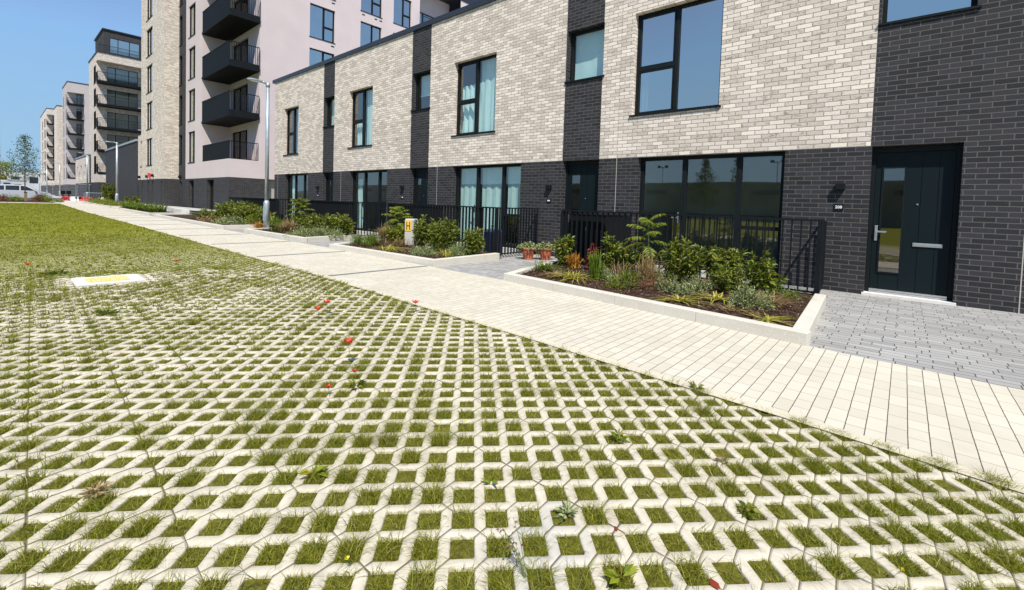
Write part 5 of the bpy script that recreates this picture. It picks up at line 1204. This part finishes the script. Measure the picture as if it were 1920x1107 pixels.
for i in range(3):
    y0 = -5.2+i*3.45; T = thing('fence_panel', '%s galvanised wire mesh fence panel from the left behind the barriers' % ws_[i], 'fence', (-60, y0, 0), 'temporary wire fence panels'); r = MB()
    r.tube([(-60, y0, .1), (-60, y0, 1.9), (-60, y0+.12, 2.05), (-60, y0+3.2, 2.05), (-60, y0+3.35, 1.9), (-60, y0+3.35, .1)], .028, 6); r.tube([(-60, y0, .25), (-60, y0+3.35, .25)], .02, 5); r.tube([(-60, y0+1.2, .1), (-60, y0+1.2, 2.05)], .02, 5); r.build('frame', M['galv'], T)
    r = MB(); r.face([(-60, y0+.03, .27), (-60, y0+3.32, .27), (-60, y0+3.32, 2.0), (-60, y0+.03, 2.0)]); r.build('mesh', M['mesh'], T)
    r = MB(); r.box((-60.35, y0-.1, 0), (-59.65, y0+.1, .14)); r.build('foot', M['concrete'], T)
T = thing('post_box', 'black twin post boxes on legs beside the wire fence', 'post box', (-47.5, -4.0, 0)); r = MB(); 
for dy in (0, .45): r.box((-47.7, -4.15+dy, .75), (-47.3, -3.78+dy, 1.15)); r.box((-47.55, -4.0+dy, 0), (-47.45, -3.92+dy, .75))
r.build('body', M['metal'], T, bevel=.02)
T = thing('timber_post', 'short timber post in the planting in front of the white car', 'post', (-40.5, -7.0, 0)); r = MB(); r.box((-40.6, -7.1, 0), (-40.4, -6.9, .85)); r.build('post', M['wood'], T)
r = MB(); r.box((-40.62, -7.12, .851), (-40.38, -6.88, .9)); r.build('cap', M['metal'], T)
for i, (x, y, r_, h, mt, lb) in enumerate([(-40.2, -6.3, .7, .75, 'rust', 'rust coloured low shrub in front of the white car'), (-40.3, -5.6, .55, .5, 'sumac', 'green low shrub at the right end of the far planting'), (-40, -7.7, .7, .6, 'sumac', 'green low shrub left of the timber post'), (-40.1, -8.5, .6, .7, 'rust', 'rusty low shrub at the left edge of the far planting'), (-41.5, -5.7, .4, .9, 'laurel', 'dark green shrub beside the bonnet of the white car'), (-39.5, -4.95, .5, .3, 'silver', 'grey-green low plant beside the far path')]):
    mound(x, y, .05, r_, h, 900, lb, 'shrubs of the far planting', mt, .10)
# trees
def tree(x, y, h, sp, label, nleaf=5200, trunk=.08, mat='birch', lsz=.10, start=.22, name='tree', group=None, conic=True, nb=34):
    T = thing(name, label, 'tree', (x, y, 0), group); st = MB(); st.tube([(x, y, 0), (x+.03, y, h*.35), (x-.02, y+.02, h*.7), (x, y, h*.98)], [trunk, trunk*.8, trunk*.45, trunk*.1], 8); Pb = []; 
    for i in range(nb):
        t = start+(1-start)*(i/nb)**1.05; z0 = h*t; an = i*2.4+rng.uniform(-.4, .4)
        rr = sp*((1-t)/(1-start))**.8 if conic else sp*math.sin(math.pi*min(1, (1-t)*1.15/(1-start)+.12))**.7
        rr *= rng.uniform(.55, 1.1)
        p1 = Vector((x+math.cos(an)*rr, y+math.sin(an)*rr, z0+rr*rng.uniform(.35, .7))); p0 = Vector((x, y, z0)); mid = (p0+p1)/2+Vector((0, 0, -.05*rr))
        st.tube([tuple(p0), tuple(mid), tuple(p1)], [trunk*.3*(1-t*.6), trunk*.2*(1-t*.6), .006], 4, cap=False)
        m_ = max(3, int(rr/sp*6)+2)
        for j in range(m_): u = .3+.7*j/m_; Pb.append(tuple(p0.lerp(p1, u))+(.10+.20*rng.random()*rr/sp*1.4,))
    Pb = np.array(Pb); idx = rng.integers(0, len(Pb), nleaf); pos = Pb[idx, :3]+rng.normal(0, 1, (nleaf, 3))*Pb[idx, 3:4]*np.array([1, 1, .7])*sp*.62
    D = unit(rng.normal(0, 1, (nleaf, 3))+np.array([0, 0, -.2])); v, f = leaf_batch(pos, D, rng.uniform(.6, 1.3, nleaf)*lsz, rng.uniform(.35, .6, nleaf)*lsz)
    st.build('trunk', M['bark'], T); np_mesh('crown', v, [f], M[mat], parent=T)
tree(-43.5, -6.95, 6.6, 2.1, 'young conical tree rising behind the white car', 1700, .05, lsz=.16, start=.3, nb=44)
tree(-72, -8.2, 4.6, 1.6, 'small yellowish tree at the left edge behind the parked vehicles', 1500, .05, 'sumac', .22, .3, conic=False)
# reflections: the far side of the square
tree(12.4, -22, 4.6, 1.3, 'young green tree mirrored in the near ground floor window', 4500, .05, 'birch', .10, .3, group='trees on the far side of the square')
tree(14.2, -22.5, 4.9, .8, 'slender tree mirrored beside the first in the near window', 2200, .04, 'birch', .08, .3, group='trees on the far side of the square')
tree(4, -26, 5.2, 1.6, 'leafy tree mirrored in the middle house windows', 3500, .06, 'birch', .13, .3, group='trees on the far side of the square')
def warehouse(x0, x1, y0, y1, h, label, wm='cladding', rm='greyroof', ridge=0., name='warehouse', win=True, face='+Y'):
    T = thing(name, label, 'building', ((x0+x1)/2, (y0+y1)/2, 0)); b = MB(); b.box((x0, y0, -.1), (x1, y1, h)); b.build('wall', M[wm], T)
    r = MB(); ym = (y0+y1)/2; xm = (x0+x1)/2; o = .3
    if ridge:
        r.face([(x0-o, y0-o, h), (x1+o, y0-o, h), (x1+o, ym, h+ridge), (x0-o, ym, h+ridge)]); r.face([(x1+o, y1+o, h), (x0-o, y1+o, h), (x0-o, ym, h+ridge), (x1+o, ym, h+ridge)]); r.face([(x1+o, y0-o, h), (x1+o, y1+o, h), (x1+o, ym, h+ridge)]); r.face([(x0-o, y0-o, h), (x0-o, y1+o, h), (x0-o, ym, h+ridge)])
    else: r.box((x0-.1, y0-.1, h), (x1+.1, y1+.1, h+.25))
    r.build('roof', M[rm], T); w2 = MB()
    if face == '+X':
        n = int((y1-y0)/4)
        for i in range(n): yy = y0+(y1-y0)*(i+.5)/n; w2.box((x1-.01, yy-1.2, h*.45), (x1+.05, yy+1.2, h*.75))
    else:
        n = int((x1-x0)/7)
        for i in range(n): xx = x0+(x1-x0)*(i+.5)/n; w2.box((xx-1.6, y1-.01, h*.72), (xx+1.6, y1+.05, h*.84)); 
    w2.build('windows', M['carglass'], T)
warehouse(-110, 70, -72, -56, 4.9, 'long dark low building mirrored in the ground floor windows')
for i, (x, y) in enumerate([(6.5, -75), (-14, -78)]):
    T = thing('floodlight_mast', 'slim %s floodlight mast mirrored in the near window' % ('right', 'left')[i], 'mast', (x, y, 0)); r = MB(); r.tube([(x, y, 0), (x, y, 9.5)], [.14, .08], 8); r.build('mast', M['galv'], T)
    r = MB(); r.box((x-1.0, y-.1, 9.4), (x+1.0, y+.1, 9.5)); r.box((x-1.0, y-.1, 9.5), (x-.5, y+.3, 9.8)); r.box((x+.5, y-.1, 9.5), (x+1.0, y+.3, 9.8)); r.build('lamp_bar', M['metal'], T)
# distant skyline seen between the blocks and the left edge
for (x, y0, y1, h, rg, wm, rm, lb) in [(-190, -22, -11, 5.5, 2., 'palewall', 'greyroof', 'distant pale building with a grey roof at the left edge'), (-175, -10, -6.6, 4.2, 1.8, 'redroof', 'redroof', 'distant red-roofed building behind the young tree'), (-240, -11, 4, 8.0, 0, 'palewall', 'greyroof', 'distant flat-roofed grey building right of the young tree'),
        (-300, -40, -14, 11, 2.5, 'palewall', 'greyroof', 'far grey shed on the skyline at the left edge'), (-120, -8.4, -4.3, 2.9, 0, 'palewall', 'greyroof', 'low white hut behind the parked vehicles')]:
    warehouse(x-12, x, y0, y1, h, lb, wm, rm, rg, name='distant_building', face='+X')
def hills():
    V = []; n = 60
    for i in range(n+1):
        a = R_(100+110*i/n); d = 900; hgt = 10+7*math.sin(i*.35)+4*math.sin(i*1.3+1)
        V += [(d*math.cos(a), d*math.sin(a), -1), (d*math.cos(a), d*math.sin(a), hgt), ((d+60)*math.cos(a), (d+60)*math.sin(a), -1)]
    Fq = []
    for i in range(n): a = i*3; b_ = a+3; Fq += [(a, a+1, b_+1, b_), (a+1, a+2, b_+2, b_+1)]
    np_mesh('hills', V, [np.array(Fq)], plain('hill_green', (.10, .14, .13), .95, var=.3, nscale=.05), kind='structure')
hills()
